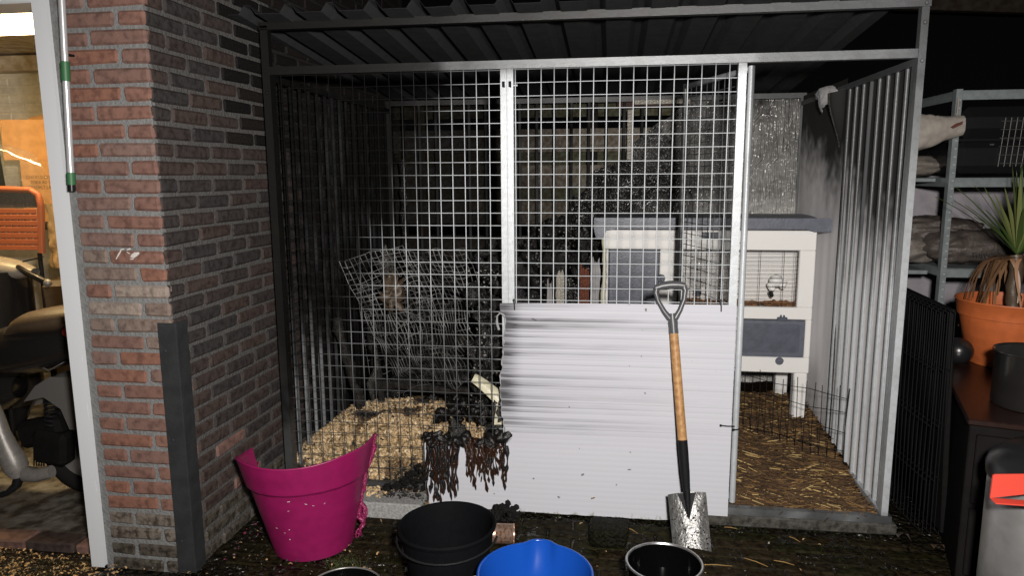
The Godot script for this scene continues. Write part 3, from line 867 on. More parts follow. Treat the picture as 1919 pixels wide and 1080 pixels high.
func build_kennel() -> void:
	# concrete base tiles under the cage
	var sl = thing("concrete_base", "grey concrete slabs under the wire kennel, pale edge beside the pink pot", "slab")
	var q = MB.new()
	q.box(V(-0.20, 0.031, -0.72), V(0.64, 0.072, 1.73), Basis.IDENTITY, 0.006, 0.002, rng); obj("slab", q, "concrete", sl)
	q = MB.new(); q.box(V(0.62, 0.020, -0.81), V(0.98, 0.048, 1.62), Basis.IDENTITY, 0.006, 0.002, rng); obj("slab", q, "concrete_dark", sl)
	q = MB.new(); q.box(V(1.565, 0.020, -0.80), V(0.88, 0.046, 1.66), Basis.IDENTITY, 0.006, 0.002, rng); obj("slab", q, "concrete_dark", sl)

	var k = thing("wire_kennel", "galvanised wire kennel with a sheet metal roof, burnt black on its left side", "kennel")
	# corner posts, beams
	zbar("post", k, V(-0.505, 0.068, 0), V(-0.505, 2.0, 0), 0.032, 0.03, 40)
	zbar("post", k, V(1.959, 0.045, 0), V(1.959, 1.983, 0), 0.025, 0.03, 40)
	zbar("post", k, V(-0.505, 0.068, -1.6), V(-0.505, 1.86, -1.6), 0.032, 0.03, 20)
	zbar("post", k, V(1.960, 0.045, -1.6), V(1.960, 1.86, -1.6), 0.030, 0.03, 20)
	zbar("top_beam", k, V(-0.489, 1.8255, 0), V(1.945, 1.8255, 0), 0.031, 0.03, 60)
	zbar("roof_beam", k, V(-0.525, 1.999, 0.0), V(1.976, 1.999, 0.0), 0.030, 0.03, 60)
	zbar("back_beam", k, V(-0.489, 1.845, -1.6), V(1.945, 1.845, -1.6), 0.03, 0.03, 30)
	# bolts
	for p in [V(1.960, 1.93, 0.016), V(1.960, 1.80, 0.016), V(-0.505, 1.74, 0.016), V(1.960, 1.995, 0.017)]:
		var b = MB.new()
		b.cf = zinc_at
		b.lathe([Vector2(0.0, 0.006), Vector2(0.006, 0.005), Vector2(0.008, 0.0)], 10, p, Basis.from_euler(V(PI / 2, 0, 0)))
		obj("bolt", b, "zinc", k)
	# left front mesh panel
	var lp = part("mesh_panel", k)
	zbar("stile", lp, V(0.4585, 0.075, 0), V(0.4585, 1.809, 0), 0.0245, 0.026, 40)
	zbar("bottom_rail", lp, V(-0.488, 0.086, 0), V(0.446, 0.086, 0), 0.022, 0.024, 20)
	for i in range(-9, 9): wire(lp, V(i * 0.05, 0.098, 0.002), V(i * 0.05, 1.812, 0.002), 0.0019)
	for r in range(0, 34): wire(lp, V(-0.488, 1.8067 - r * 0.05, -0.0015), V(0.446, 1.8067 - r * 0.05, -0.0015), 0.0015, 20)
	# middle front mesh panel
	var mp = part("mesh_panel", k)
	zbar("stile", mp, V(0.4840, 0.075, 0), V(0.4840, 1.809, 0), 0.0245, 0.026, 40)
	zbar("stile", mp, V(1.347, 0.075, 0), V(1.347, 1.809, 0), 0.030, 0.026, 40)
	zbar("bottom_rail", mp, V(0.497, 0.086, 0), V(1.331, 0.086, 0), 0.022, 0.024, 20)
	for i in range(-1, 16): wire(mp, V(0.5532 + i * 0.05, 0.098, 0.002), V(0.5532 + i * 0.05, 1.812, 0.002), 0.0021)
	for r in range(0, 34): wire(mp, V(0.497, 1.8084 - r * 0.05, -0.0015), V(1.331, 1.8084 - r * 0.05, -0.0015), 0.0015, 20)
	# clamps on the twin stile
	for x in [0.4585, 0.4840]:
		var c = MB.new()
		c.box(V(x, 1.752, 0.0145), V(0.011, 0.022, 0.004), Basis.IDENTITY, 0.001)
		c.box(V(x + 0.003, 1.742, 0.0165), V(0.006, 0.005, 0.006), Basis.IDENTITY, 0.001)
		obj("clamp", c, "black_iron", k)
	var bo = MB.new(); bo.cf = zinc_at; bo.tube([V(0.497, 1.748, 0.004), V(0.512, 1.748, 0.004)], 0.004, 8); obj("bolt", bo, "zinc", k)
	# threshold bar
	zbar("threshold", k, V(1.34, 0.058, 0.006), V(1.985, 0.058, 0.006), 0.030, 0.03, 20)
	# inward open door
	var dr = part("door", k)
	var ang = 0.34
	var dd = V(-sin(ang), 0, -cos(ang))
	var hg = V(1.383, 0, -0.012)
	for t in [0.0, 0.56]:
		var m = MB.new(); m.cf = zinc_at
		var pts = []
		for i in 31: pts.append(hg + dd * t + V(0, lerpf(0.085, 1.80, i / 30.0), 0))
		m.tube(pts, 0.0125, 12); obj("stile", m, "zinc", dr)
	for y in [0.10, 1.79]:
		var m = MB.new(); m.cf = zinc_at
		m.tube([hg + dd * 0.012 + V(0, y, 0), hg + dd * 0.548 + V(0, y, 0)], 0.0115, 12); obj("rail", m, "zinc", dr)
	for i in 10: wire(dr, hg + dd * (0.055 + i * 0.05) + V(0.002, 0.11, 0), hg + dd * (0.055 + i * 0.05) + V(0.002, 1.78, 0), 0.0021)
	for r in 33: wire(dr, hg + dd * 0.012 + V(0, 1.74 - r * 0.05, 0), hg + dd * 0.548 + V(0, 1.74 - r * 0.05, 0), 0.0017, 10)
	# side panels of upright bars
	for s in [[-0.505, 0.09], [1.960, 0.07]]:
		var sp = part("side_panel", k)
		zbar("rail", sp, V(s[0], 1.80, -0.017), V(s[0], 1.80, -1.583), 0.025, 0.025, 20)
		zbar("rail", sp, V(s[0], s[1], -0.017), V(s[0], s[1], -1.583), 0.025, 0.025, 20)
		zbar("stile", sp, V(s[0], s[1] + 0.013, -0.032), V(s[0], 1.787, -0.032), 0.022, 0.022, 30)
		var z = -0.105
		while z > (-1.55 if s[0] < 0.0 else -0.80):
			tubular(sp, V(s[0], s[1] + 0.013, z), V(s[0], 1.787, z), 0.0085)
			z -= 0.0935
	var bp = part("back_panel", k)
	zbar("rail", bp, V(-0.489, 0.09, -1.6), V(1.944, 0.09, -1.6), 0.025, 0.025, 20)
	var xx = -0.42
	while xx < 1.93:
		tubular(bp, V(xx, 0.103, -1.6), V(xx, 1.83, -1.6), 0.009)
		xx += 0.105
	# trapezoid sheet roof
	var rf_ = part("roof", k)
	for s in 3:                                          # three sheets lapped side by side
		var m = MB.new()
		var x0: float = [-0.59, 0.235, 1.06][s]
		var prof = []
		for i in 5:
			var o = x0 + i * 0.165
			prof.append_array([Vector2(o, 0), Vector2(o + 0.045, 0), Vector2(o + 0.068, 0.031), Vector2(o + 0.092, 0.031), Vector2(o + 0.115, 0)])
		prof.append(Vector2(x0 + 0.826, 0.0))
		var top = func(p: Vector2, t: float, zz: float) -> Vector3: return V(p.x, 2.019 + s * 0.0012 + p.y + t - (0.13 - zz) * 0.085, zz)
		for i in prof.size() - 1:
			var a: Vector2 = prof[i]
			var b: Vector2 = prof[i + 1]
			var ctr: Vector3 = (top.call(a, 0.0003, 0.13) + top.call(b, 0.0003, -1.78)) * 0.5
			m.face([top.call(a, 0.0008, 0.13), top.call(b, 0.0008, 0.13), top.call(b, 0.0008, -1.78), top.call(a, 0.0008, -1.78)], ctr - V(0, 1, 0))
			m.face([top.call(a, 0.0, 0.13), top.call(b, 0.0, 0.13), top.call(b, 0.0, -1.78), top.call(a, 0.0, -1.78)], ctr + V(0, 1, 0))
			m.face([top.call(a, 0.0, 0.13), top.call(b, 0.0, 0.13), top.call(b, 0.0008, 0.13), top.call(a, 0.0008, 0.13)], ctr)
		obj("roof_sheet", m, "roof_sheet", rf_)


func build_fence() -> void:
	var f = thing("board_fence", "weathered hit and miss board fence behind the burnt kennel", "fence")
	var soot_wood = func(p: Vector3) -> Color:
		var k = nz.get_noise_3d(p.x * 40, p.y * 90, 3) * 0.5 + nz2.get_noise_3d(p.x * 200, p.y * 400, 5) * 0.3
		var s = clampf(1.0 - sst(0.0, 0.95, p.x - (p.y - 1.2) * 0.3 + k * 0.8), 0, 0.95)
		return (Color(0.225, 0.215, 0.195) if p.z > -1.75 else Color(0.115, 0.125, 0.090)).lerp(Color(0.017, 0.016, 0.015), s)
	var y = 0.02
	var i = 0
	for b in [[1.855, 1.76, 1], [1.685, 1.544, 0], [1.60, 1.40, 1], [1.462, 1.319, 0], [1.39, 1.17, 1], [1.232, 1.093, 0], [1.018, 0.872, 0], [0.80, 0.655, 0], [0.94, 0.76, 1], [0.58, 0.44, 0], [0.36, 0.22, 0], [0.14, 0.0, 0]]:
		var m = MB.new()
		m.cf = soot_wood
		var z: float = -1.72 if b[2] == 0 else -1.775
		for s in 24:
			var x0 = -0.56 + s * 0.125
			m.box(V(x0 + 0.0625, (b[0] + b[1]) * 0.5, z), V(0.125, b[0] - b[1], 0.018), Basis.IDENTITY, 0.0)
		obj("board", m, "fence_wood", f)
	for x in [-0.35, 0.75, 1.85]:
		var m = MB.new(); m.cf = soot_wood
		m.span(V(x - 0.035, 0, -1.765), V(x + 0.035, 1.87, -1.7295), 0.003); obj("post", m, "dark_timber", f)
	var rbm = MB.new(); rbm.span(V(0.9, 1.80, -1.70), V(2.02, 1.862, -1.64), 0.004); tag(obj("roof_batten", rbm, "red_beam"), "dark red timber batten under the back of the kennel roof", "batten")

# ---------------------------------------------------------------- plastic sheets
func sheet_texture() -> ImageTexture:                    # print of soot drawn into the flutes of the white sheet, and moss at its foot
	var W = 512
	var H = 648
	var im = Image.create(W, H, false, Image.FORMAT_RGB8)
	var fl = 81
	var amt = []; var ln = []; var gap = []
	for i in fl:
		var y = 0.907 * (i + 0.5) / fl
		var up = sst(0.28, 0.42, y)
		amt.append(up * pow(rng.randf(), 1.4) * 0.62 * (1.0 + 0.5 * sst(0.45, 0.75, y)))
		ln.append(rf(0.25, 1.1))
		gap.append((0.15 + 0.85 * up) * (rf(0.45, 0.85) if i % 2 == 0 else rf(0.05, 0.2)))
	for py in H:
		var y = 0.907 * (1.0 - float(py) / H)
		var fi: int = clampi(int(y / 0.907 * fl), 0, fl - 1)
		var ph = y / 0.907 * fl - fi
		var up2 = sst(0.28, 0.42, y)
		for px in W:
			var x = 0.11 + 1.25 * px / W
			var d = x - 0.45
			var n1 = nz.get_noise_2d(x * 260, y * 2600) * 0.5 + 0.5
			var n2 = nz2.get_noise_2d(x * 900, y * 900) * 0.5 + 0.5
			var s: float = amt[fi] * exp(-max(d, 0.0) / (0.35 * ln[fi])) * (0.35 + 1.1 * n1)
			s += 0.30 * amt[fi] * n1 * (1.0 - sst(0.4, 0.9, d))
			if ph < 0.22: s += gap[fi] * (0.11 + 0.68 * exp(-max(d, 0.0) / (0.55 * ln[fi])) * up2) * (0.5 + 0.6 * n1)
			s += 0.75 * (1.0 - sst(0.0, 0.09, d)) * sst(0.36, 0.5, y) * (0.25 + n1 * 0.8)
			s = clampf(s, 0, 0.93)
			var c = Color(0.55, 0.56, 0.615).lerp(Color(0.045, 0.045, 0.05), s)
			if n2 > 0.885: c = c.lerp(Color(0.06, 0.05, 0.05), 0.75)
			var mo = clampf((0.016 - y) / 0.02 + (n2 - 0.55) * 2.0 + (nz.get_noise_2d(x * 6000, y * 3000)) * 1.2, 0, 1) * (1.0 - sst(0.012, 0.06, y))
			c = c.lerp(Color(0.20, 0.21, 0.12), mo * 0.75)
			im.set_pixel(px, py, lin(c.r, c.g, c.b))
	return ImageTexture.create_from_image(im)

func build_sheets() -> void:
	var wm = StandardMaterial3D.new()
	wm.resource_name = "twinwall_front"
	wm.albedo_texture = sheet_texture(); wm.roughness = 0.3
	wm.subsurf_scatter_enabled = false
	var s = thing("plastic_sheet", "white fluted plastic sheet tied to the kennel front, sooty and melted at its left edge", "plastic sheet")
	var flute = func(y: float) -> float: return 0.00035 * abs(sin(PI * y / 0.0224))
	var left = func(y: float) -> float:
		var x = 0.452 + 0.018 * (1.0 - sst(0.3, 0.45, y)) + 0.012 * sin(y * 9.0)
		if y > 0.83: x = lerpf(x, 0.44, sst(0.83, 0.87, y))
		return x + nz2.get_noise_2d(y * 900, 4) * 0.005
	var uvof = func(p: Vector3) -> Vector2: return Vector2((p.x - 0.11) / 1.25, 1.0 - p.y / 0.907)
	for z in [0.031, 0.0215]:
		var m = MB.new()
		var fz = 1.0 if z > 0.03 else -1.0
		m.grid(30, 412, func(u, w):
			var y: float = lerpf(0.33, 0.897 + 0.010 * u, w)
			return V(lerpf(left.call(y), 1.361, u), y, z + fz * flute.call(y) + 0.003 * sin(u * 5.0 + y * 3.0)), z < 0.03)
		m.grid(60, 236, func(u, w):
			var x: float = lerpf(0.112, 1.361, u)
			var top = 0.33
			if x < 0.475: top = 0.285 + nz2.get_noise_2d(x * 600, 1) * 0.03 + 0.03 * sst(0.3, 0.47, x)
			var y: float = (0.012 - 0.006 * u + max(0.0, nz2.get_noise_2d(x * 500, 9)) * 0.006) + (top - 0.01) * w
			if x >= 0.475: y = lerpf(0.012 - 0.006 * u + max(0.0, nz2.get_noise_2d(x * 500, 9)) * 0.006, 0.33, w)
			return V(x, y, z + fz * flute.call(y) + 0.003 * sin((x - 0.45) / 0.91 * 5.0 + y * 3.0)), z < 0.03)
		for i in m.v.size(): m.t[i] = uvof.call(m.v[i])
		obj("front_skin" if z > 0.03 else "rear_skin", m, wm, s)
	# beaded, melted edge with a hook of plastic at the top
	var bead = MB.new()
	var pts = []; var rad = []
	for q in [V(0.432, 0.785, 0.012), V(0.425, 0.815, 0.02), V(0.428, 0.845, 0.03), V(0.440, 0.858, 0.034), V(0.454, 0.852, 0.034)]:
		pts.append(q); rad.append(rf(0.003, 0.0055))
	for i in 40:
		var y = lerpf(0.84, 0.335, i / 39.0)
		pts.append(V(left.call(y) - 0.001 + rf(-0.002, 0.002), y, 0.029 + rf(-0.003, 0.003))); rad.append(rf(0.0022, 0.0048))
	bead.tube(pts, rad, 8); obj("melted_edge", bead, "twinwall_dim", s)
	# black cable ties
	for q in [[V(0.497, 0.912, 0.034), V(0.500, 0.872, 0.035)], [V(1.298, 0.925, 0.034), V(1.302, 0.882, 0.035)], [V(1.318, 0.424, 0.036), V(1.372, 0.421, 0.03)], [V(1.372, 0.40, 0.012), V(1.396, 0.402, 0.004)]]:
		var m = MB.new()
		m.tube([q[0], q[0].lerp(q[1], 0.5) + V(0.001, 0, 0.004), q[1]], 0.0026, 6)
		m.box(q[0], V(0.008, 0.009, 0.006), Basis.IDENTITY, 0.001)
		obj("cable_tie", m, "black_plastic", s)
	# run-down drips of molten plastic on the left remnant
	for i in 135:
		var m = MB.new()
		var x = rf(0.118, 0.462)
		if x > 0.25 and x < 0.29 and rng.randf() < 0.93: x -= 0.08
		var L = rf(0.05, 0.20) if x > 0.29 else rf(0.10, 0.27)
		var y0 = 0.30 + rf(-0.02, 0.03)
		var p = []; var r = []
		var n = 12
		var wob = rf(0, 10)
		var fat = rf(0.45, 0.95)
		for j in n + 1:
			var t = float(j) / n
			p.append(V(x + 0.006 * sin(t * 5.0 + wob), y0 - L * t, 0.034 + 0.003 * sin(t * 7.0 + wob)))
			r.append(max(0.0015, (0.0085 - 0.005 * t + 0.0035 * sin(t * 14.0 + wob)) * rf(0.7, 1.25) + (0.004 if j == n - 1 else 0.0)) * fat if j < n else 0.002)
		m.tube(p, r, 8)
		obj("drip", m, "melt_brown" if rng.randf() < (0.35 if x < 0.29 else 0.8) else "melt_black", s)
	var crust = MB.new()
	for i in 40:
		var x = rf(0.12, 0.47)
		ellip(crust, V(x, 0.300 + rf(-0.015, 0.03) + 0.03 * sst(0.35, 0.47, x), 0.03 + rf(-0.02, 0.012)), V(rf(0.01, 0.028), rf(0.008, 0.02), rf(0.008, 0.018)), Basis.from_euler(V(rf(0, 6), rf(0, 6), rf(0, 6))), 12, 8, 0.5)
	obj("charred_crust", crust, "melt_black", s)
	# burnt sheet on the back wall: a ragged diagonal edge, upright flutes
	var bs = thing("plastic_sheet", "charred wet plastic sheet hanging in tatters on the back of the kennel", "plastic sheet")
	var edge = [[1.86, 1.33], [1.76, 1.25], [1.67, 1.09], [1.58, 1.00], [1.49, 0.97], [1.43, 0.77], [1.33, 0.74], [1.17, 0.60], [1.07, 0.42], [0.90, 0.30], [0.60, 0.27], [0.0, 0.2]]
	var le = func(y: float) -> float:
		for i in edge.size() - 1:
			if y <= edge[i][0] and y >= edge[i + 1][0]:
				return lerpf(edge[i][1], edge[i + 1][1], (edge[i][0] - y) / (edge[i][0] - edge[i + 1][0]))
		return edge[0][1]
	var st1 = MB.new(); st1.span(V(0.962, 1.49, -1.552), V(0.995, 1.78, -1.538), 0.003); obj("pale_strip", st1, "melt_white", bs)
	var st2 = MB.new(); st2.span(V(1.0, 1.808, -1.552), V(1.32, 1.834, -1.540), 0.003); obj("pale_strip", st2, "melt_white", bs)
	var b = MB.new()
	b.grid(620, 70, func(u, w):
		var y: float = lerpf(0.05, 1.825, w)
		var l: float = le.call(y) + nz2.get_noise_2d(y * 700, 2) * 0.03
		var x: float = lerpf(l, 1.945, u)
		var crumple = (1.0 - sst(1.25, 1.45, x)) * nz.get_noise_2d(x * 500, y * 500) * 0.05
		return V(x, y, -1.575 + 0.0028 * sin(x * TAU / 0.021) + crumple))
	for i in b.v.size(): b.t[i] = Vector2((b.v[i].x - 0.15) / 1.85, 1.0 - b.v[i].y / 1.9)
	var cm = StandardMaterial3D.new()
	cm.resource_name = "char_sheet"; cm.roughness = 0.17; cm.albedo_texture = char_texture()
	cm.normal_enabled = true; cm.normal_texture = T["n_fine"]; cm.normal_scale = 0.9; cm.uv1_scale = Vector3.ONE
	obj("sheet", b, cm, bs)
	for i in 26:                                         # tatters that lean out of the edge
		var m = MB.new()
		var y = rf(0.5, 1.45)
		var x: float = le.call(y)
		var p0 = V(x + rf(-0.05, 0.12), y, -1.55)
		var p = []; var r = []
		var dx = rf(-0.35, 0.1)
		for j in 7:
			var t = j / 6.0
			p.append(p0 + V(dx * 0.3 * t + rf(-0.006, 0.006), -rf(0.10, 0.14) * t * 1.6, 0.03 * sin(t * 3.0)))
			r.append(rf(0.004, 0.014) * (1.1 - t))
		m.tube(p, r, 7); obj("tatter", m, "char_wet", bs)
	# right side: sheet behind the bars with a curled top corner, and a second sheet farther back
	var sm = StandardMaterial3D.new()
	sm.resource_name = "twinwall_side"
	sm.roughness = 0.65; sm.metallic_specular = 0.2
	sm.albedo_texture = side_texture()
	var rs = thing("plastic_sheet", "grey fluted plastic sheet behind the upright bars on the right, top corner curled by heat", "plastic sheet")
	var m1 = MB.new()
	m1.grid(160, 50, func(u, w):
		var y: float = lerpf(0.06, 1.80, w)
		var zb = -0.74 - 0.05 * sst(0.4, 1.2, y) - 0.10 * sst(1.2, 1.8, y)
		var z: float = lerpf(-0.02, zb, u)
		var c = sst(0.80, 1.0, u) * sst(1.35, 1.8, y)
		return V(1.9655 - 0.06 * c * c + 0.0015 * sin(z * TAU / 0.0935), y - 0.015 * c, z), true)
	for i in m1.v.size(): m1.t[i] = Vector2(clampf(-m1.v[i].z / 1.7, 0, 1), 1.0 - m1.v[i].y / 1.9)
	obj("sheet", m1, sm, rs)
	var be = MB.new()
	var ep = []; var er = []
	for i in 36:
		var y = lerpf(0.10, 1.80, i / 35.0)
		var zb = -0.74 - 0.05 * sst(0.4, 1.2, y) - 0.10 * sst(1.2, 1.8, y)
		var c = sst(1.35, 1.8, y)
		ep.append(V(1.9645 - 0.06 * c * c, y - 0.015 * c, zb - 0.002)); er.append(rf(0.0025, 0.0045) + 0.003 * c)
	be.tube(ep, er, 7); obj("melted_edge", be, "ash_grey", rs)
	var cu = MB.new()
	cu.grid(14, 10, func(u, w):
		var a: float = lerpf(-0.4, 2.6, u)
		return V(1.915 - 0.04 * sin(a) + 0.02 * w + 0.01 * nz2.get_noise_2d(u * 900, w * 900), 1.80 - 0.085 * w + 0.025 * cos(a), -0.93 - 0.14 * u + 0.07 * w + 0.02 * sin(w * 5.0)))
	obj("curl", cu, "twinwall_dim", rs)
	var r2 = thing("plastic_sheet", "smooth grey plastic sheet beside the hutch, black with soot above", "plastic sheet")
	var m2 = MB.new()
	m2.grid(30, 40, func(u, w): return V(1.952 + 0.004 * sin(u * 7.0), lerpf(0.05, 1.84, w), lerpf(-0.775, -1.57, u)), true)
	for i in m2.v.size(): m2.t[i] = Vector2(clampf(-m2.v[i].z / 1.7, 0, 1), 1.0 - m2.v[i].y / 1.9)
	obj("sheet", m2, sm, r2)

func side_texture() -> ImageTexture:                     # soot line left by the smoke layer, patchy
	var W = 256
	var H = 384
	var im = Image.create(W, H, false, Image.FORMAT_RGB8)
	for py in H:
		var y = 1.9 * (1.0 - float(py) / H)
		for px in W:
			var z = 1.7 * px / W
			var n1 = nz.get_noise_2d(z * 300, y * 60) * 0.28 + nz2.get_noise_2d(z * 500, y * 500) * 0.15
			var line = 1.16 + 0.26 * z
			var s = clampf(sst(line - 0.26, line + 0.16, y + n1 * 0.5), 0, 1)
			var c = Color(0.88, 0.87, 0.89) * (1.0 + nz2.get_noise_2d(z * 200, y * 40) * 0.3)
			c = c.lerp(Color(0.022, 0.021, 0.02), s * 0.98)
			im.set_pixel(px, py, lin(c.r, c.g, c.b))
	return ImageTexture.create_from_image(im)

func char_texture() -> ImageTexture:                     # scorched plastic: upright streaks of soot, grey where it only browned
	var W = 512
	var H = 512
	var im = Image.create(W, H, false, Image.FORMAT_RGB8)
	for py in H:
		var y = 1.9 * (1.0 - float(py) / H)
		for px in W:
			var x = 0.15 + 1.85 * px / W
			var n1 = nz.get_noise_2d(x * 1500, y * 160) * 0.6 + nz2.get_noise_2d(x * 2600, y * 700) * 0.3
			var n2 = nz.get_noise_2d(x * 300 + 500, y * 300)
			var clean = sst(1.25, 1.55, x) * (1.0 - 0.75 * sst(1.70, 1.83, y + n2 * 0.2)) * 0.55
			clean += (1.0 - sst(1.0, 1.25, abs(x - 1.18) * 5.0)) * sst(1.35, 1.5, y) * 0.3
			clean += (1.0 - sst(1.15, 1.35, y)) * sst(0.95, 1.1, x) * 0.5
			var fl = nz2.get_noise_2d(x * 5200, y * 4200)
			var g = clampf(clean + n1 * (0.7 - 0.4 * sst(1.3, 1.45, x)) + n2 * 0.25, 0, 1)
			if x < 1.32 - max(0.0, y - 1.5): g = clampf(g * 0.25 + sst(0.30, 0.5, fl) * 0.55, 0, 1)  # blackened left part; pale flakes and glossy wet specks put into the colour
			var c = Color(0.016, 0.0155, 0.015).lerp(Color(0.42, 0.415, 0.40), g)
			im.set_pixel(px, py, lin(c.r, c.g, c.b))
	return ImageTexture.create_from_image(im)

# ---------------------------------------------------------------- contents of the kennel
func heap_y(x: float, z: float) -> float:
	var prof = [[-0.62, 0.09], [-0.52, 0.16], [-0.42, 0.245], [-0.30, 0.285], [-0.10, 0.30], [0.0, 0.285], [0.12, 0.27], [0.25, 0.255], [0.40, 0.20], [0.6, 0.1]]
	if x > 0.125 and z > -0.02: return 0.0
	var h = 0.08
	for i in prof.size() - 1:
		if x >= prof[i][0] and x <= prof[i + 1][0]: h = lerpf(prof[i][1], prof[i + 1][1], (x - prof[i][0]) / (prof[i + 1][0] - prof[i][0]))
	var front = 1.0 - sst(-0.27, 0.03, z + nz.get_noise_2d(x * 300, 5) * 0.05)
	var back = sst(-0.95, -0.45, z)
	var b = 0.068 if x < 0.12 else 0.045
	return b + (h - b) * front * (0.35 + 0.65 * back) + nz.get_noise_2d(x * 700, z * 700) * 0.018 * front

func build_litter() -> void:
	# wood shavings
	var hp = MB.new()
	hp.grid(70, 60, func(u, w):
		var x: float = lerpf(-0.575, 0.44, u)
		var z: float = lerpf(0.13, -1.2, w)
		return V(x, heap_y(x, z) - 0.006, z))
	var heap = obj("wood_shavings", hp, "shavings_bed")
	heap.set_meta("kind", "stuff")
	tag(heap, "heap of pale wood shavings in the burnt left half of the kennel", "wood shavings")
	var cm = MB.new()
	cm.grid(3, 1, func(u, w): return V((u - 0.5) * 0.014, 0.004 * (1.0 - pow(2.0 * u - 1.0, 2.0)), (w - 0.5) * 0.006))
	var chip = cm.mesh()
	var xf = []; var cl = []
	for i in 15000:
		var x = rf(-0.57, 0.40)
		var z = rf(-0.75, 0.10)
		if rng.randf() < 0.5: z = rf(-0.3, 0.09)
		var y = heap_y(x, z)
		if y < 0.085 and rng.randf() < 0.7: continue
		var burn = nz.get_noise_2d(x * 380, z * 380 + y * 300)
		var lowx = sst(-0.12, 0.02, x) * (1.0 - sst(0.10, 0.22, y))
		var b = Basis.from_euler(V(rf(-1.2, 1.2), rf(0, TAU), rf(-1.2, 1.2))).scaled(Vector3.ONE * rf(0.6, 1.5))
		xf.append(Transform3D(b, V(x, y + rf(-0.004, 0.006), z)))
		var k = rf(0.75, 1.15)
		var c = Color(0.60, 0.43, 0.235) * k
		if rng.randf() < 0.3: c = Color(0.70, 0.56, 0.37) * k
		if burn + lowx * 0.9 > 0.42 or rng.randf() < 0.05: c = Color(0.022, 0.018, 0.015) * k
		elif burn + lowx > 0.3: c = Color(0.12, 0.07, 0.035) * k
		cl.append(c)
	tag(copies("shaving_flakes", chip, "chip", xf, cl), "loose pale flakes covering the heap of wood shavings", "wood shavings")
	# shavings and charred crumbs spilled on the ground outside
	xf = []; cl = []
	for i in 3600:
		var x = rf(-1.9, 1.9)
		var z = rf(0.05, 0.95)
		var near_door = x < -0.85
		if near_door:
			z = rf(0.56, 0.80)
			if nz.get_noise_2d(x * 500, z * 900) < -0.05: continue
		elif x > 0.1 and rng.randf() < 0.75: continue
		elif x < -0.45 and z < 0.62 and x < -0.56: continue
		var b = Basis.from_euler(V(rf(-0.4, 0.4), rf(0, TAU), rf(-0.4, 0.4))).scaled(Vector3.ONE * rf(0.3, 1.1))
		xf.append(Transform3D(b, V(x, 0.004 + rf(0, 0.004), z)))
		var q = rng.randf()
		cl.append(Color(0.5, 0.33, 0.16) * rf(0.5, 1.1) if (q < 0.12 or near_door) else (Color(0.26, 0.24, 0.21) if q < 0.16 else Color(0.02, 0.018, 0.015) * rf(0.6, 1.6)))
	tag(copies("spilled_flakes", chip, "chip", xf, cl), "scattered flakes and charred crumbs on the wet paving", "litter")
	# straw bed on the right
	var sy = func(x: float, z: float) -> float: return 0.058 + 0.085 * sst(0.1, 1.0, -z) + nz.get_noise_2d(x * 300, z * 300) * 0.018
	var sb = MB.new()
	sb.grid(40, 50, func(u, w):
		var x: float = lerpf(0.48, 1.972, u)
		var z: float = lerpf(-0.025, -1.56, w)
		return V(x, sy.call(x, z), z))
	var bed = obj("straw_bedding", sb, "straw_bed")
	bed.set_meta("kind", "stuff")
	tag(bed, "dark trampled straw bedding under the hutch", "straw")
	var st = MB.new()
	st.tube([V(-0.5, 0, 0), V(0, 0.01, 0), V(0.5, 0, 0)], [0.016, 0.02, 0.012], 5)
	xf = []; cl = []
	for i in 9000:
		var x = rf(1.385, 1.945)
		var z = -pow(rng.randf(), 1.2) * 1.3 - 0.015
		if rng.randf() < 0.12: x = rf(0.5, 1.4)
		var L = rf(0.02, 0.10) if rng.randf() < 0.6 else rf(0.08, 0.18)
		x = min(x, 1.94 - L * 0.42)
		var turn = rf(-1.3, 1.3) * rf(0.3, 1.0)
		var b = Basis.from_euler(V(0, turn, rf(-0.3, 0.3))).scaled_local(V(L, 0.12 * rf(0.6, 1.5), 0.12 * rf(0.6, 1.5)))
		xf.append(Transform3D(b, V(x, sy.call(x, z) + rf(-0.004, 0.016), z)))
		var q = rng.randf()
		var c = Color(0.22, 0.125, 0.042) * rf(0.4, 1.2)
		if q < 0.74 + 0.5 * nz.get_noise_2d(x * 900, z * 900): c = Color(0.075, 0.040, 0.016) * rf(0.4, 1.4)
		elif q > 0.94: c = Color(0.50, 0.36, 0.15)
		cl.append(c)
	tag(copies("straw_stalks", st.mesh(), "chip", xf, cl), "golden straw stalks strewn inside the open kennel door", "straw")
	# single stalks that lie outside on the paving
	var k = 0
	for q in [[1.27, 0.35, 0.05, 0.12], [1.42, 0.31, -0.6, 0.09], [1.52, 0.30, -0.35, 0.07], [1.37, 0.06, -0.2, 0.05], [1.60, 0.12, -0.9, 0.05], [0.98, 0.13, -0.8, 0.06]]:
		var m = MB.new()
		var d = V(cos(q[2]), 0, -sin(q[2])) * q[3] * 0.5
		m.col = Color(0.26, 0.16, 0.05)
		m.tube([V(q[0], 0.006, q[1]) - d, V(q[0], 0.009, q[1]), V(q[0], 0.006, q[1]) + d], [0.0014, 0.002, 0.001], 6)
		tag(obj("straw_stalk", m, "chip"), ["longest golden straw stalk on the dark paving near the spade", "slanting golden straw stalk right of the longest one", "thin straw stalk on the paving below the kennel threshold", "reddish stalk beside the foot of the door tube", "short stalk on the paving under the kennel threshold bar", "straw stalk between the dark stone and the spade"][k], "straw stalk", "single stalks on the paving")
		k += 1
	# moss tuft beside the pink pot
	xf = []; cl = []
	var bl = MB.new()
	bl.grid(1, 3, func(u, w): return V((u - 0.5) * 0.003 * (1.0 - w), w * 0.035, -0.012 * w * w))
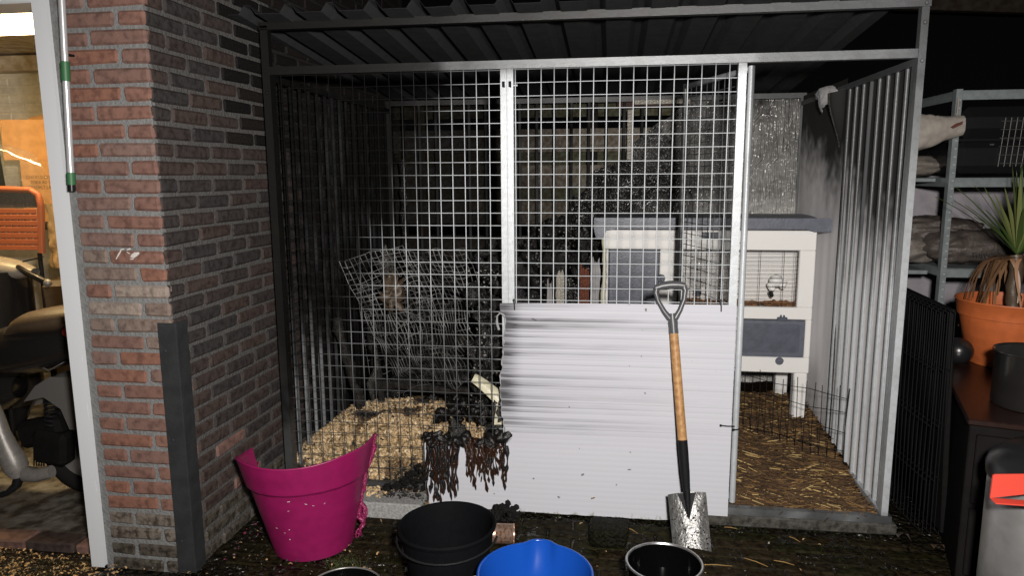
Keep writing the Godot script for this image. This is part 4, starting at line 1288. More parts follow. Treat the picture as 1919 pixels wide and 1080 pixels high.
	for i in 420:
		var a = rf(0, TAU); var r = sqrt(rng.randf())
		xf.append(Transform3D(Basis.from_euler(V(rf(-1.4, 1.4), rf(0, TAU), rf(-1.4, 1.4))).scaled(Vector3.ONE * rf(0.4, 0.9)), V(-0.06 + cos(a) * r * 0.085, -0.006, 0.50 + sin(a) * r * 0.05)))
		cl.append(Color(0.055, 0.075, 0.014) * rf(0.3, 1.2))
	for i in 700:
		xf.append(Transform3D(Basis.from_euler(V(rf(-1.2, 1.2), rf(0, TAU), rf(-1.2, 1.2))).scaled(Vector3.ONE * rf(0.2, 0.5)), V(rf(0.5, 1.9), 0.0, 0.04 + pow(rng.randf(), 2.0) * 0.25)))
		cl.append(Color(0.05, 0.075, 0.018) * rf(0.3, 1.0))
	tag(copies("moss", bl.mesh(), "chip", xf, cl), "green grass tuft by the pink pot and moss along the kennel foot", "moss")

func burnt_panel(label: String, o: Vector3, ux: Vector3, uy: Vector3, nx: int, ny: int, warp: float, sd: float, holes := 0.0) -> void:
	var m = MB.new()
	m.cf = func(p: Vector3) -> Color: return Color(0.27, 0.27, 0.265) * clampf(0.62 + 1.1 * nz.get_noise_3dv(p * 900) - 0.5 * (1.0 - sst(0.45, 0.85, p.y)), 0.06, 1.0)
	var at = func(u: float, w: float) -> Vector3:
		var p = o + ux * u + uy * w
		var nn = ux.cross(uy).normalized()
		return p + nn * warp * nz.get_noise_2d(u * 130 + sd * 50, w * 130) + uy.normalized() * warp * 0.5 * nz.get_noise_2d(u * 150 + sd * 90, w * 150 + 40)
	for i in nx + 1:
		var pts = []
		var end = 1.0 - holes * max(0.0, nz2.get_noise_2d(i * 37.0, sd * 20))
		for j in 15: pts.append(at.call(float(i) / nx, end * j / 14.0))
		m.tube(pts, 0.0021, 5)
	for i in ny + 1:
		var pts = []
		for j in 15: pts.append(at.call(j / 14.0, float(i) / ny))
		m.tube(pts, 0.0017, 5)
	tag(obj("burnt_wire_panel", m, "burnt_wire"), label, "wire panel", "buckled wire panels in the burnt heap")

func lump(called: String, label: String, cat: String, ctr: Vector3, r: Vector3, m: String, rough := 0.8, grp := "") -> MeshInstance3D:
	var b = MB.new()
	ellip(b, ctr, r, Basis.from_euler(V(0, rf(0, 6), 0)), 26, 18, rough)
	var o = obj(called, b, m)
	tag(o, label, cat, grp)
	return o

func build_burnt() -> void:
	burnt_panel("buckled fine wire panel leaning highest in the burnt heap, upper left corner forward", V(-0.41, 1.00, -0.42), V(0.31, 0.085, -0.03), V(0.14, -0.37, -0.08), 12, 14, 0.05, 1.0)
	burnt_panel("second buckled wire panel overlapping the first towards the centre post", V(-0.11, 1.045, -0.50), V(0.30, 0.015, 0.02), V(0.13, -0.33, -0.06), 12, 13, 0.05, 2.0)
	burnt_panel("crushed wire panel hanging below the others with dense slanting wires", V(-0.27, 0.72, -0.44), V(0.46, 0.08, 0.0), V(0.13, -0.34, 0.02), 30, 6, 0.16, 3.0, 0.7)
	burnt_panel("wire panel lying nearly flat behind the wood shavings", V(-0.20, 0.395, -0.50), V(0.46, 0.01, 0.0), V(0.0, 0.05, -0.30), 16, 22, 0.02, 4.0)
	burnt_panel("scorched wire panel standing behind the heap against the left wall", V(-0.45, 0.85, -0.75), V(0.34, 0.05, -0.1), V(0.08, -0.55, 0.05), 12, 18, 0.06, 5.0)
	# fallen charred battens and lumps
	var names = ["charred batten standing in the left corner behind the front wires", "charred batten leaning across the left corner", "charred batten lying across the heap top", "charred batten beside the centre post"]
	var ends = [[V(-0.47, 0.70, -0.5), V(-0.30, 0.22, -0.4)], [V(-0.36, 0.60, -0.7), V(-0.22, 0.20, -0.45)], [V(-0.30, 0.36, -0.55), V(0.35, 0.37, -0.45)], [V(0.36, 0.75, -0.9), V(0.30, 0.10, -0.5)]]
	for i in 4:
		var m = MB.new()
		var p = []; var r = []
		for j in 12:
			var t = j / 11.0
			p.append((ends[i][0] as Vector3).lerp(ends[i][1], t) + V(rf(-0.008, 0.008), rf(-0.006, 0.006), rf(-0.008, 0.008))); r.append(rf(0.016, 0.03))
		m.tube(p, r, 7)
		tag(obj("charred_batten", m, "burnt_wood"), names[i], "batten", "charred battens")
	var mm = MB.new()
	for i in 90:
		var x = rf(0.0, 0.46)
		var z = rf(-0.75, -0.05)
		if z > -0.4: x = rf(0.2, 0.46)
		if i % 3 == 0: x = rf(-0.45, 0.4); z = rf(-1.3, -0.6)
		ellip(mm, V(x, 0.10 + rf(0.0, 0.16) + (0.10 if z < -0.5 else 0.0), z), V(rf(0.02, 0.06), rf(0.02, 0.05), rf(0.02, 0.06)), Basis.from_euler(V(rf(0, 6), rf(0, 6), rf(0, 6))), 14, 10, 0.7)
	var o = obj("charred_rubble", mm, "char_wet")
	o.set_meta("kind", "stuff"); tag(o, "wet black fire rubble behind and beside the wood shavings", "rubble")
	mm = MB.new()
	for i in 150:                                         # higher debris in the middle, in front of the fence and left of the hutch
		var x = rf(0.25, 0.86)
		var y = rf(0.1, 1.12 - 0.3 * abs(x - 0.6)) if x > 0.4 else rf(0.1, 0.95)
		ellip(mm, V(x, y, rf(-1.5, -1.15)), V(rf(0.015, 0.05), rf(0.03, 0.11), rf(0.015, 0.05)), Basis.from_euler(V(rf(-0.5, 0.5), rf(0, 6), rf(-0.5, 0.5))), 12, 9, 0.9)
	o = obj("charred_rubble", mm, "char_wet")
	o.set_meta("kind", "stuff"); tag(o, "tall wet heap of charred remains left of the hutch", "rubble")
	mm = MB.new()
	for i in 230:                                         # wet char stuck up beside the centre post
		var y = pow(rng.randf(), 1.3) * 0.95 + 0.12
		ellip(mm, V(rf(0.27, 0.445), y, rf(-0.62, -0.22)), V(rf(0.012, 0.045), rf(0.015, 0.075), rf(0.01, 0.04)), Basis.from_euler(V(rf(-0.5, 0.5), rf(0, 6), rf(-0.5, 0.5))), 11, 8, 0.9)
	o = obj("charred_rubble", mm, "char_wet")
	o.set_meta("kind", "stuff"); tag(o, "black wet char climbing beside the white sheet's left edge", "rubble")
	var fm = MB.new(); ellip(fm, Vector3.ZERO, V(0.006, 0.003, 0.0015), Basis.IDENTITY, 6, 4, 0.0)
	var xf = []; var cl = []
	for i in 1500:
		var p = V(rf(0.26, 0.95), rf(0.15, 1.15), rf(-1.32, -1.1))
		if i % 3 == 0: p = V(rf(0.26, 0.445), rf(0.15, 1.0), rf(-0.40, -0.2))
		if i % 3 == 1: p = V(rf(0.75, 1.4), rf(1.0, 1.75), -1.535 + rf(-0.01, 0.02))
		if i % 3 == 1 and p.x < 1.0 + (p.y - 1.4) * 0.7: continue
		xf.append(Transform3D(Basis.from_euler(V(rf(-0.6, 0.6), rf(-0.6, 0.6), rf(0, 6))).scaled(Vector3.ONE * rf(0.3, 1.2)), p))
		cl.append(Color(0.30, 0.295, 0.28) * rf(0.2, 1.3))  # pale tone stands for ash and also for glints on wet char
	tag(copies("ash_and_glint_flakes", fm.mesh(), "chip", xf, cl), "pale flakes for ash and painted wet glints on the char and burnt sheet", "ash")
	mm = MB.new()
	for i in 40:
		ellip(mm, V(rf(0.12, 0.30), 0.32 + rf(-0.02, 0.04), rf(-0.45, -0.15)), V(rf(0.01, 0.035), rf(0.01, 0.025), rf(0.01, 0.03)), Basis.from_euler(V(rf(0, 6), rf(0, 6), rf(0, 6))), 10, 8, 0.7)
	o = obj("black_sludge", mm, "melt_black")
	o.set_meta("kind", "stuff"); tag(o, "glossy black sludge on the right end of the shavings", "rubble")
	for q in [[V(0.42, 0.385, -0.10), V(0.04, 0.10, 0.035), "ash_grey", "pale flaking lump of ash beside the white sheet edge"], [V(0.23, 0.315, -0.06), V(0.03, 0.05, 0.03), "ash_grey", "small grey lump of ash above the drips"], [V(-0.19, 0.98, -0.48), V(0.035, 0.07, 0.03), "ash_grey", "ash covered clump hanging on the buckled wire"], [V(-0.15, 0.84, -0.42), V(0.05, 0.08, 0.03), "seat_vinyl", "brown scorched clump caught in the wire panels"]]:
		lump("ash_lump", q[3], "ash", q[0], q[1], q[2], 0.9, "lumps of ash")
	# strip of cream plastic, bent by heat
	var cs = MB.new()
	cs.grid(4, 20, func(u, w):
		var t: float = w
		var c = V(0.300, 0.545, -0.10).lerp(V(0.43, 0.44, -0.07), sst(0, 0.75, t)) + V(0, 0.02 * sin(t * PI), 0)
		if t > 0.7: c += V(0.004, -0.09, 0) * (t - 0.7) / 0.3
		var wd = 0.026 + 0.028 * t
		return c + V(-0.45, -0.9, 0.2).normalized().lerp(V(-1, 0.1, 0.1).normalized(), sst(0.5, 1.0, t)) * wd * (u - 0.5) * 2.0 * 0.7 + V(0, 0, 0.012 * pow(2 * u - 1, 2)))
	tag(obj("plastic_strip", cs, "melt_cream"), "cream plastic strip bent by heat beside the white sheet", "plastic strip")
	var ts = MB.new()
	ts.tube([V(-0.235, 0.62, -0.40), V(-0.225, 0.50, -0.38), V(-0.255, 0.42, -0.36), V(-0.235, 0.345, -0.34)], [0.006, 0.012, 0.02, 0.008], 8)
	tag(obj("plastic_drop", ts, "ash_grey"), "grey dangling tongue of melted plastic behind the shavings", "melted plastic")
	# wet charred corner post remains
	var cp = MB.new()
	var pp = []; var rr = []
	for i in 30:
		pp.append(V(-0.40 + rf(-0.006, 0.006), lerpf(0.1, 1.5, i / 29.0), -1.50 + rf(-0.006, 0.006))); rr.append(rf(0.012, 0.026))
	cp.tube(pp, rr, 8); tag(obj("charred_stake", cp, "char_wet"), "charred upright stake in the far left corner", "stake")
	# upright remains left of the hutch: terracotta strip and pale fluted strips
	for q in [[0.735, "rust_strip", "scorched terracotta coloured strip standing left of the hutch", 0.052, 0.90], [0.60, "melt_white", "pale fluted strip standing in the charred heap", 0.045, 0.86], [0.795, "twinwall_dim", "grey plastic strip right against the hutch's left side", 0.05, 0.94], [0.54, "twinwall_dim", "narrow grey strip in the charred heap", 0.03, 0.80]]:
		var m = MB.new()
		m.grid(8, 24, func(u, w):
			var top: float = q[4] + nz2.get_noise_2d(u * 300 + q[0] * 999, 3) * 0.06
			return V(q[0] + (u - 0.5) * q[3] * (1.0 + 0.3 * nz2.get_noise_2d(w * 400, q[0] * 300)), lerpf(0.1, top, w), -1.12 + 0.004 * sin(u * 12.0)))
		tag(obj("plastic_strip", m, q[1]), q[2], "plastic strip")

func build_hutch() -> void:
	var h = thing("rabbit_hutch", "white and grey plastic rabbit hutch on legs inside the kennel", "hutch")
	var F = -0.9
	var B = -1.36
	var fr = part("front_frame", h)
	for q in [[0.845, 1.022, 1.892, 1.122, "rail"], [1.128, 0.732, 1.248, 1.0215, "stile"], [1.815, 0.732, 1.892, 1.0215, "stile"], [0.845, 0.668, 1.892, 0.7315, "rail"], [0.845, 0.388, 1.892, 0.470, "rail"], [0.845, 0.4705, 1.535, 0.6675, "panel"], [1.862, 0.4705, 1.892, 0.6675, "stile"]]:
		var m = MB.new(); m.span(V(q[0], q[1], F - 0.028), V(q[2], q[3], F), 0.004); obj(q[4], m, "hutch_white", fr)
	# scorched, melted left edge
	var le = MB.new()
	var pts = []; var rr = []
	for i in 26:
		var y = lerpf(0.40, 1.10, i / 25.0)
		pts.append(V(0.845 + nz2.get_noise_2d(y * 500, 8) * 0.008 - 0.008 * sst(0.9, 0.7, y) , y, F - 0.02)); rr.append(0.012 + rf(-0.002, 0.003))
	le.tube(pts, rr, 9); obj("melted_edge", le, "melt_cream", h)
	var bx = MB.new()
	bx.span(V(1.868, 0.39, B), V(1.891, 1.12, F - 0.029), 0.003); obj("side_wall", bx, "hutch_white", h)
	bx = MB.new(); bx.span(V(0.846, 0.39, B), V(0.866, 1.12, F - 0.029), 0.003); obj("side_wall", bx, "hutch_white", h)
	bx = MB.new(); bx.span(V(0.867, 0.39, B), V(1.867, 1.12, B + 0.02), 0.003); obj("back_wall", bx, "hutch_white", h)
	bx = MB.new(); bx.span(V(0.867, 0.70, B + 0.021), V(1.867, 0.722, F - 0.03), 0.002); obj("floor", bx, "hutch_white", h)
	bx = MB.new(); bx.span(V(1.211, 0.723, F - 0.215), V(1.867, 1.10, F - 0.20), 0.002); obj("inner_wall", bx, "hutch_white", h)
	bx = MB.new(); bx.span(V(1.19, 0.723, B + 0.021), V(1.21, 1.10, F - 0.03), 0.002); obj("divider", bx, "hutch_white", h)
	# litter inside
	var lm = MB.new()
	lm.grid(40, 12, func(u, w): return V(lerpf(1.215, 1.86, u), 0.724 + 0.022 * max(0.0, nz.get_noise_2d(u * 900, w * 300) + 0.25), lerpf(F - 0.035, F - 0.198, w)))
	obj("litter", lm, "hutch_litter", h)
	# roof with a rounded lip
	var ro = MB.new()
	ro.grid(24, 12, func(u, w):
		var a: float = PI * w
		var x: float = lerpf(0.787, 1.948, u)
		var e = min(1.0, min(u, 1.0 - u) * 24.0)
		return V(x, 1.136 + 0.052 * sqrt(e) * pow(sin(a), 0.35), lerpf(F + 0.035, B - 0.04, 0.5 - 0.5 * cos(a))), true)
	ro.span(V(0.787, 1.1355, B - 0.038), V(1.948, 1.1395, F + 0.033))
	obj("roof", ro, "hutch_grey", h)
	var lip = MB.new()
	lip.poly([Vector2(0.79, 1.186), Vector2(0.79, 1.128), Vector2(0.80, 1.085), Vector2(0.835, 1.078), Vector2(0.855, 1.122), Vector2(0.90, 1.131), Vector2(1.83, 1.131), Vector2(1.87, 1.119), Vector2(1.948, 1.119), Vector2(1.948, 1.175), Vector2(1.94, 1.186)], 0.012, Transform3D(Basis.IDENTITY, V(0, 0, F + 0.040)))
	obj("roof_lip", lip, "hutch_grey", h)
	var cl = MB.new()
	cl.box(V(1.375, 1.098, F + 0.012), V(0.085, 0.03, 0.018), Basis.IDENTITY, 0.004); obj("roof_clip", cl, "hutch_grey_dark", h)
	# left door
	var d = part("door", h)
	var dm = MB.new(); dm.span(V(0.868, 0.734, F - 0.02), V(1.126, 1.020, F + 0.004), 0.006); obj("leaf", dm, "hutch_grey", d)
	dm = MB.new()
	dm.poly(rounded(0.89, 0.765, 1.108, 0.992, 0.015), 0.006, Transform3D(Basis.IDENTITY, V(0, 0, F + 0.011))); obj("inset_panel", dm, "hutch_grey_dark", d)
	dm = MB.new(); dm.lathe([Vector2(0.0, 0.02), Vector2(0.018, 0.018), Vector2(0.022, 0.0)], 18, V(1.137, 0.872, F), Basis.from_euler(V(PI / 2, 0, 0)))
	dm.box(V(1.140, 0.872, F + 0.022), V(0.012, 0.04, 0.014), Basis.from_euler(V(0, 0, 0.5)), 0.003); obj("latch", dm, "hutch_grey_dark", d)
	# lower drawer door
	var lo = part("lower_door", h)
	dm = MB.new(); dm.poly(rounded(1.537, 0.474, 1.860, 0.664, 0.012), 0.026, Transform3D(Basis.IDENTITY, V(0, 0, F + 0.006))); obj("leaf", dm, "hutch_grey", lo)
	dm = MB.new(); dm.poly(rounded(1.56, 0.498, 1.835, 0.645, 0.01), 0.005, Transform3D(Basis.IDENTITY, V(0, 0, F + 0.0115))); obj("inset_panel", dm, "hutch_grey_dark", lo)
	dm = MB.new(); dm.box(V(1.745, 0.674, F + 0.010), V(0.05, 0.018, 0.014), Basis.IDENTITY, 0.003)
	dm.box(V(1.738, 0.686, F + 0.008), V(0.008, 0.014, 0.01)); dm.box(V(1.754, 0.686, F + 0.008), V(0.008, 0.014, 0.01)); obj("hinge", dm, "hutch_grey_dark", lo)
	dm = MB.new(); dm.lathe([Vector2(0.0, 0.008), Vector2(0.018, 0.007), Vector2(0.021, 0.0)], 18, V(1.745, 0.45, F), Basis.from_euler(V(PI / 2, 0, 0)))
	dm.box(V(1.745, 0.456, F + 0.012), V(0.036, 0.014, 0.010), Basis.IDENTITY, 0.003); obj("latch", dm, "hutch_grey", lo)
	# window wires
	var wn = part("wire_window", h)
	for i in 13:
		var m = MB.new(); m.tube([V(1.249, 0.748 + i * 0.0218, F - 0.016), V(1.814, 0.748 + i * 0.0218, F - 0.016)], 0.0012, 5); obj("wire", m, "black_iron", wn)
	for x in [1.32, 1.475, 1.63, 1.745, 1.80]:
		var m = MB.new(); m.tube([V(x, 0.733, F - 0.0135), V(x, 1.021, F - 0.0135)], 0.0013, 5); obj("wire", m, "black_iron", wn)
	# legs
	for q in [[1.822, F - 0.06], [0.85, F - 0.06], [1.822, B + 0.01], [0.85, B + 0.01]]:
		var m = MB.new(); m.span(V(q[0], 0.10, q[1]), V(q[0] + 0.066, 0.387, q[1] + 0.055), 0.005); obj("leg", m, "hutch_white", h)
	# things inside the run
	var wb = thing("water_bottle", "clear water bottle clipped inside the hutch window", "bottle", V(1.33, 0.84, F - 0.05))
	var m = MB.new(); m.lathe([Vector2(0.0, -0.05), Vector2(0.012, -0.045), Vector2(0.014, -0.02), Vector2(0.038, 0.0), Vector2(0.04, 0.11), Vector2(0.034, 0.13), Vector2(0.0, 0.135)], 22); obj("bottle", m, "glass", wb)
	m = MB.new(); m.lathe([Vector2(0.0, -0.06), Vector2(0.018, -0.06), Vector2(0.018, -0.03), Vector2(0.0, -0.03)], 18); obj("cap", m, "hutch_grey", wb)
	var fd = thing("feeder", "small white plastic feeder hanging in the hutch window", "feeder")
	m = MB.new(); ellip(m, V(1.725, 0.855, F - 0.08), V(0.035, 0.035, 0.03), Basis.IDENTITY, 16, 12)
	m.box(V(1.70, 0.825, F - 0.07), V(0.03, 0.05, 0.03), Basis.from_euler(V(0, 0, 0.5)), 0.008)
	m.box(V(1.76, 0.84, F - 0.07), V(0.03, 0.05, 0.03), Basis.from_euler(V(0, 0, -0.3)), 0.008); obj("bowl", m, "hutch_white", fd)
	m = MB.new(); m.box(V(1.70, 0.79, F - 0.06), V(0.02, 0.035, 0.02), Basis.from_euler(V(0, 0, 0.4)), 0.006); obj("clip", m, "black_plastic", fd)
	# low black wire fence in the straw
	var wf = thing("low_wire_fence", "low black wire fence standing in the straw before the hutch leg", "wire fence")
	var A = V(1.40, 0.0, -0.84); var Bp = V(1.935, 0.0, -0.42)
	for i in 19:
		var p = A.lerp(Bp, i / 18.0)
		var mt = MB.new(); mt.tube([p + V(0, 0.10, 0), p + V(rf(-0.004, 0.004), 0.28, rf(-0.004, 0.004)), p + V(rf(-0.006, 0.006), 0.44 + rf(-0.015, 0.03), 0)], 0.0018, 5); obj("upright", mt, "black_iron", wf)
	for y in [0.16, 0.255, 0.34, 0.415]:
		var mt = MB.new()
		var p = []
		for i in 9: p.append(A.lerp(Bp, i / 8.0) + V(0, y + 0.006 * sin(i * 1.7 + y * 40), 0.002))
		mt.tube(p, 0.0018, 5); obj("rail", mt, "black_iron", wf)

func rounded(x0: float, y0: float, x1: float, y1: float, r: float) -> Array:
	var a = []
	for q in [[x1 - r, y0 + r, -PI / 2], [x1 - r, y1 - r, 0.0], [x0 + r, y1 - r, PI / 2], [x0 + r, y0 + r, PI]]:
		for i in 5:
			var t: float = q[2] + i * PI / 8.0
			a.append(Vector2(q[0] + cos(t) * r, q[1] + sin(t) * r))
	return a

# ---------------------------------------------------------------- foreground things
func vessel(prof: Array, ctr: Vector3, m: String, called: String, parent: Node, tilt := Basis.IDENTITY) -> MeshInstance3D:
	var b = MB.new()
	b.lathe(prof, 48, ctr, tilt)
	return obj(called, b, m, parent)

func build_spade() -> void:
	var s = thing("spade", "garden spade with a wooden shaft and grey D handle leaning on the white sheet", "spade")
	var sock = V(1.124, 0.80, 0.060)
	var foot = V(1.182, 0.190, 0.168)
	var ax = (foot - sock).normalized()
	# handle
	var g = MB.new()
	var up = -ax
	var rt = V(1, 0, 0) - up * up.x
	rt = rt.normalized()
	var top = sock + up * 0.178
	var lp = [sock + up * 0.055 - rt * 0.010, sock + up * 0.085 - rt * 0.030, sock + up * 0.125 - rt * 0.049, sock + up * 0.160 - rt * 0.056, top - rt * 0.050 + up * 0.004]
	var rp = []
	for p in lp: rp.append(sock + up * (p - sock).dot(up) - rt * (p - sock).dot(rt))
	g.tube(lp, [0.012, 0.010, 0.009, 0.010, 0.012], 10)
	g.tube(rp, [0.012, 0.010, 0.009, 0.010, 0.012], 10)
	g.tube([top - rt * 0.056, top - rt * 0.03 + up * 0.006, top + up * 0.008, top + rt * 0.03 + up * 0.006, top + rt * 0.056], [0.012, 0.0155, 0.0165, 0.0155, 0.012], 12)
	g.tube([sock + up * 0.075, sock + up * 0.04, sock + up * 0.02, sock - up * 0.002], [0.012, 0.019, 0.0175, 0.0185], 14)
	obj("handle", g, "grip_grey", s)
	var w = MB.new()
	var we = sock + ax * 0.415
	w.tube([sock - ax * 0.004, sock + ax * 0.1, sock + ax * 0.3, we], [0.0165, 0.0175, 0.0175, 0.018], 16); obj("shaft", w, "ash_wood", s)
	var k = MB.new()
	k.tube([we - ax * 0.002, we + ax * 0.03, we + ax * 0.12, we + ax * 0.19, foot + ax * 0.02], [0.0185, 0.019, 0.0175, 0.014, 0.012], 16); obj("socket", k, "black_iron", s)
	# blade
	var tl = V(1.110, 0.183, 0.168); var tr = V(1.254, 0.200, 0.165)
	var bl = V(1.128, 0.012, 0.252); var br = V(1.268, 0.010, 0.262)
	for f in [0, 1]:
		pass
	var b = MB.new()
	var at = func(u: float, t: float, o: float) -> Vector3:
		var p = tl.lerp(tr, u).lerp(bl.lerp(br, u), t)
		return p + V(0, 0, 1) * (o - 0.012 * (1.0 - pow(2.0 * u - 1.0, 2.0)) + 0.0012 * nz.get_noise_2d(u * 300, t * 300))
	b.grid(22, 22, func(u, t): return at.call(u, 1.0 - t, 0.0012))
	b.grid(22, 22, func(u, t): return at.call(u, 1.0 - t, -0.0012), true)
	obj("blade", b, "steel_wet", s)
	var vv = MB.new()
	var c0: Vector3 = at.call(0.5, 0.0, 0.012)
	vv.tube([c0 + V(0, 0.02, 0), at.call(0.5, 0.2, 0.010), at.call(0.5, 0.48, 0.001)], [0.013, 0.010, 0.003], 10)
	vv.face([at.call(0.26, 0.0, 0.004), at.call(0.74, 0.0, 0.004), at.call(0.5, 0.5, 0.004)], at.call(0.5, 0.2, -0.1))
	obj("socket_straps", vv, "black_iron", s)
	var md = MB.new()
	for i in 90:
		var u = rf(0.03, 0.97); var t = pow(rng.randf(), 0.6)
		var p: Vector3 = at.call(u, t, 0.002)
		var r = rf(0.0012, 0.004)
		ellip(md, p, V(r, r, r * 0.5), Basis.IDENTITY, 6, 4, 0.6)
	var o = obj("mud_specks", md, "soil", s)
	o.set_meta("kind", "stuff")

func build_pots() -> void:
	# melted magenta planter: only the front of its wall is left
	var p = thing("plant_pot", "large pink planter with its back half melted away", "planter", V(-0.248, 0.0, 0.360))
	p.rotation.z = 0.03
	var hmax = func(a: float) -> float:
		return 0.410 + 0.006 * sst(1.2, 0.2, a) + 0.007 * sin(a * 3.0 + 0.5) - 0.036 * sst(2.2, 2.9, a) + 0.012 * sst(0.3, -0.1, a)
	var shell = func(a: float, w: float, t: float) -> Vector3:
		var h: float = hmax.call(a) * w
		var r = 0.150 + 0.098 * (h / 0.40) + t
		if h > 0.288: r += 0.010 * sst(0.288, 0.293, h)
		r *= 1.0 + 0.012 * sin(a * 4.0) * w
		r *= 1.0 - 0.07 * sst(2.3, 3.2, a) * w
		return V(cos(a) * r, h, sin(a) * r)
	var m = MB.new()
	m.grid(64, 80, func(u, w): return shell.call(lerpf(-0.14, 3.22, u), w, 0.0), true)
	m.grid(64, 40, func(u, w): return shell.call(lerpf(-0.14, 3.22, u), w, -0.0035))
	obj("wall", m, "magenta", p)
	var rim = MB.new()
	var rp = []
	for i in 60: rp.append(shell.call(lerpf(-0.14, 3.22, i / 59.0), 1.0, -0.0015))
	rim.tube(rp, 0.004, 7); obj("rim", rim, "magenta", p)
	var ba = MB.new(); ba.lathe([Vector2(0.0, 0.004), Vector2(0.146, 0.004), Vector2(0.150, 0.0), Vector2(0.0, 0.0)], 40); obj("base", ba, "magenta", p)
	var ml = MB.new()
	var ev = []; var er = []
	for i in 22:
		var w = 1.0 - i / 21.0 * 0.78
		ev.append((shell.call(-0.14, w, 0.0) as Vector3) + V(rf(-0.004, 0.008), 0, rf(-0.006, 0.004))); er.append(rf(0.004, 0.011))
	ml.tube(ev, er, 8)
	for i in 7:
		var y0 = rf(0.06, 0.17)
		var b0 = (shell.call(-0.14, y0 / 0.42, 0.0) as Vector3)
		var q = []; var qr = []
		for j in 8:
			q.append(b0 + V(rf(-0.004, 0.012) + 0.014 * sin(j * 0.7), -y0 * j / 7.6, rf(-0.01, 0.004))); qr.append(rf(0.002, 0.009) * (1.15 - j / 8.0))
		ml.tube(q, qr, 6)
	obj("melted_drips", ml, "magenta_melt", p)
	var fl = MB.new()
	fl.grid(5, 14, func(u, w):
		var c = V(-0.235, 0.30, -0.06).lerp(V(-0.345, 0.155, -0.08), w) + V(0.01 * sin(w * 6.0), 0, 0)
		return c + V(0.03 * (u - 0.5) * (1.0 - 0.55 * w), 0.022 * (u - 0.5), 0.02 * u))
	obj("melted_flap", fl, "magenta_melt", p)
	var sp = MB.new()
	for i in 9:
		var a = rf(0.9, 1.9); var w = rf(0.25, 0.68)
		var c: Vector3 = shell.call(a, w, 0.0006)
		var bb = Basis.looking_at(V(cos(a), 0.0, sin(a)), Vector3.UP)
		sp.box(c, V(rf(0.002, 0.010), rf(0.0008, 0.002), 0.0006), bb * Basis.from_euler(V(0, 0, rf(-0.6, 0.6))), 0.0)
	obj("scuff_marks", sp, "chalk", p)
	# pink crumbs along the wall
	var xf = []; var cl = []
	var cm = MB.new(); ellip(cm, Vector3.ZERO, V(0.007, 0.004, 0.006), Basis.IDENTITY, 7, 5, 0.0)
	for i in 46:
		var t = rng.randf()
		xf.append(Transform3D(Basis.from_euler(V(rf(0, 6), rf(0, 6), 0)).scaled(Vector3.ONE * rf(0.3, 1.0)), V(-0.53 + rf(-0.03, 0.08), 0.004, 0.12 + 0.42 * t)))
		cl.append([Color(0.12, 0.01, 0.04), Color(0.03, 0.02, 0.02), Color(0.14, 0.1, 0.1), Color(0.03, 0.025, 0.02)][rng.randi() % 4])
	tag(copies("melted_crumbs", cm.mesh(), "chip", xf, cl), "pink and black crumbs along the foot of the brick wall", "litter")

	# black rubber bucket
	var b = thing("bucket", "black rubber builders bucket in front of the dripping plastic", "bucket", V(0.362, 0.0, 0.668), 0.0, "buckets in the foreground")
	b.rotation.z = 0.02
	vessel([Vector2(0.0, 0.0), Vector2(0.118, 0.0), Vector2(0.124, 0.008), Vector2(0.142, 0.205), Vector2(0.148, 0.207), Vector2(0.152, 0.255), Vector2(0.161, 0.258), Vector2(0.164, 0.268), Vector2(0.160, 0.275), Vector2(0.152, 0.272), Vector2(0.146, 0.255), Vector2(0.137, 0.20), Vector2(0.118, 0.014), Vector2(0.0, 0.012)], Vector3.ZERO, "bucket_black", "shell", b)
	var hd = MB.new()
	var hp = []
	for i in 17:
		var a = PI * i / 16.0
		hp.append(V(cos(a) * 0.166, 0.235 - 0.012 * sin(a), sin(a) * 0.172 * 0.98))
	hd.tube(hp, 0.004, 7); obj("bail", hd, "black_iron", b)
	# blue bucket with a pouring lip
	var bb2 = thing("bucket", "bright blue plastic bucket with a pouring lip", "bucket", V(0.672, 0.0, 0.885), 0.0, "buckets in the foreground")
	var rad = func(a: float, h: float) -> float:
		var d = wrapf(a + PI / 2, -PI, PI)
		return 0.118 + 0.050 * h / 0.25 + 0.020 * exp(-pow(d / 0.24, 4.0)) * sst(0.13, 0.25, h)
	var bm = MB.new()
	bm.grid(96, 24, func(u, w): return V(cos(TAU * u) * rad.call(TAU * u, 0.25 * w), 0.25 * w, sin(TAU * u) * rad.call(TAU * u, 0.25 * w)), true, true)
	bm.grid(96, 24, func(u, w): return V(cos(TAU * u) * (rad.call(TAU * u, 0.25 * w) - 0.004), 0.004 + 0.246 * w, sin(TAU * u) * (rad.call(TAU * u, 0.25 * w) - 0.004)), false, true)
	bm.lathe([Vector2(0.115, 0.006), Vector2(0.0, 0.006)], 40)
	obj("shell", bm, "bucket_blue", bb2)
	var br = MB.new()
	var bp = []
	for i in 97: bp.append(V(cos(TAU * i / 96.0) * rad.call(TAU * i / 96.0, 0.25), 0.25, sin(TAU * i / 96.0) * rad.call(TAU * i / 96.0, 0.25)))
	br.tube(bp, 0.005, 8, false); obj("rim", br, "bucket_blue", bb2)
	var bh = MB.new(); bh.tube([V(-0.173, 0.225, 0.0), V(-0.178, 0.24, 0.03), V(-0.17, 0.25, 0.09), V(-0.10, 0.252, 0.17), V(0.0, 0.25, 0.20), V(0.1, 0.25, 0.17), V(0.173, 0.225, 0.0)], 0.0035, 7); obj("bail", bh, "white_paint", bb2)
	# black enamel pot with dark water
	var ep = thing("cooking_pot", "black enamel pot with a steel rim holding dark water", "pot", V(1.060, 0.0, 0.690))
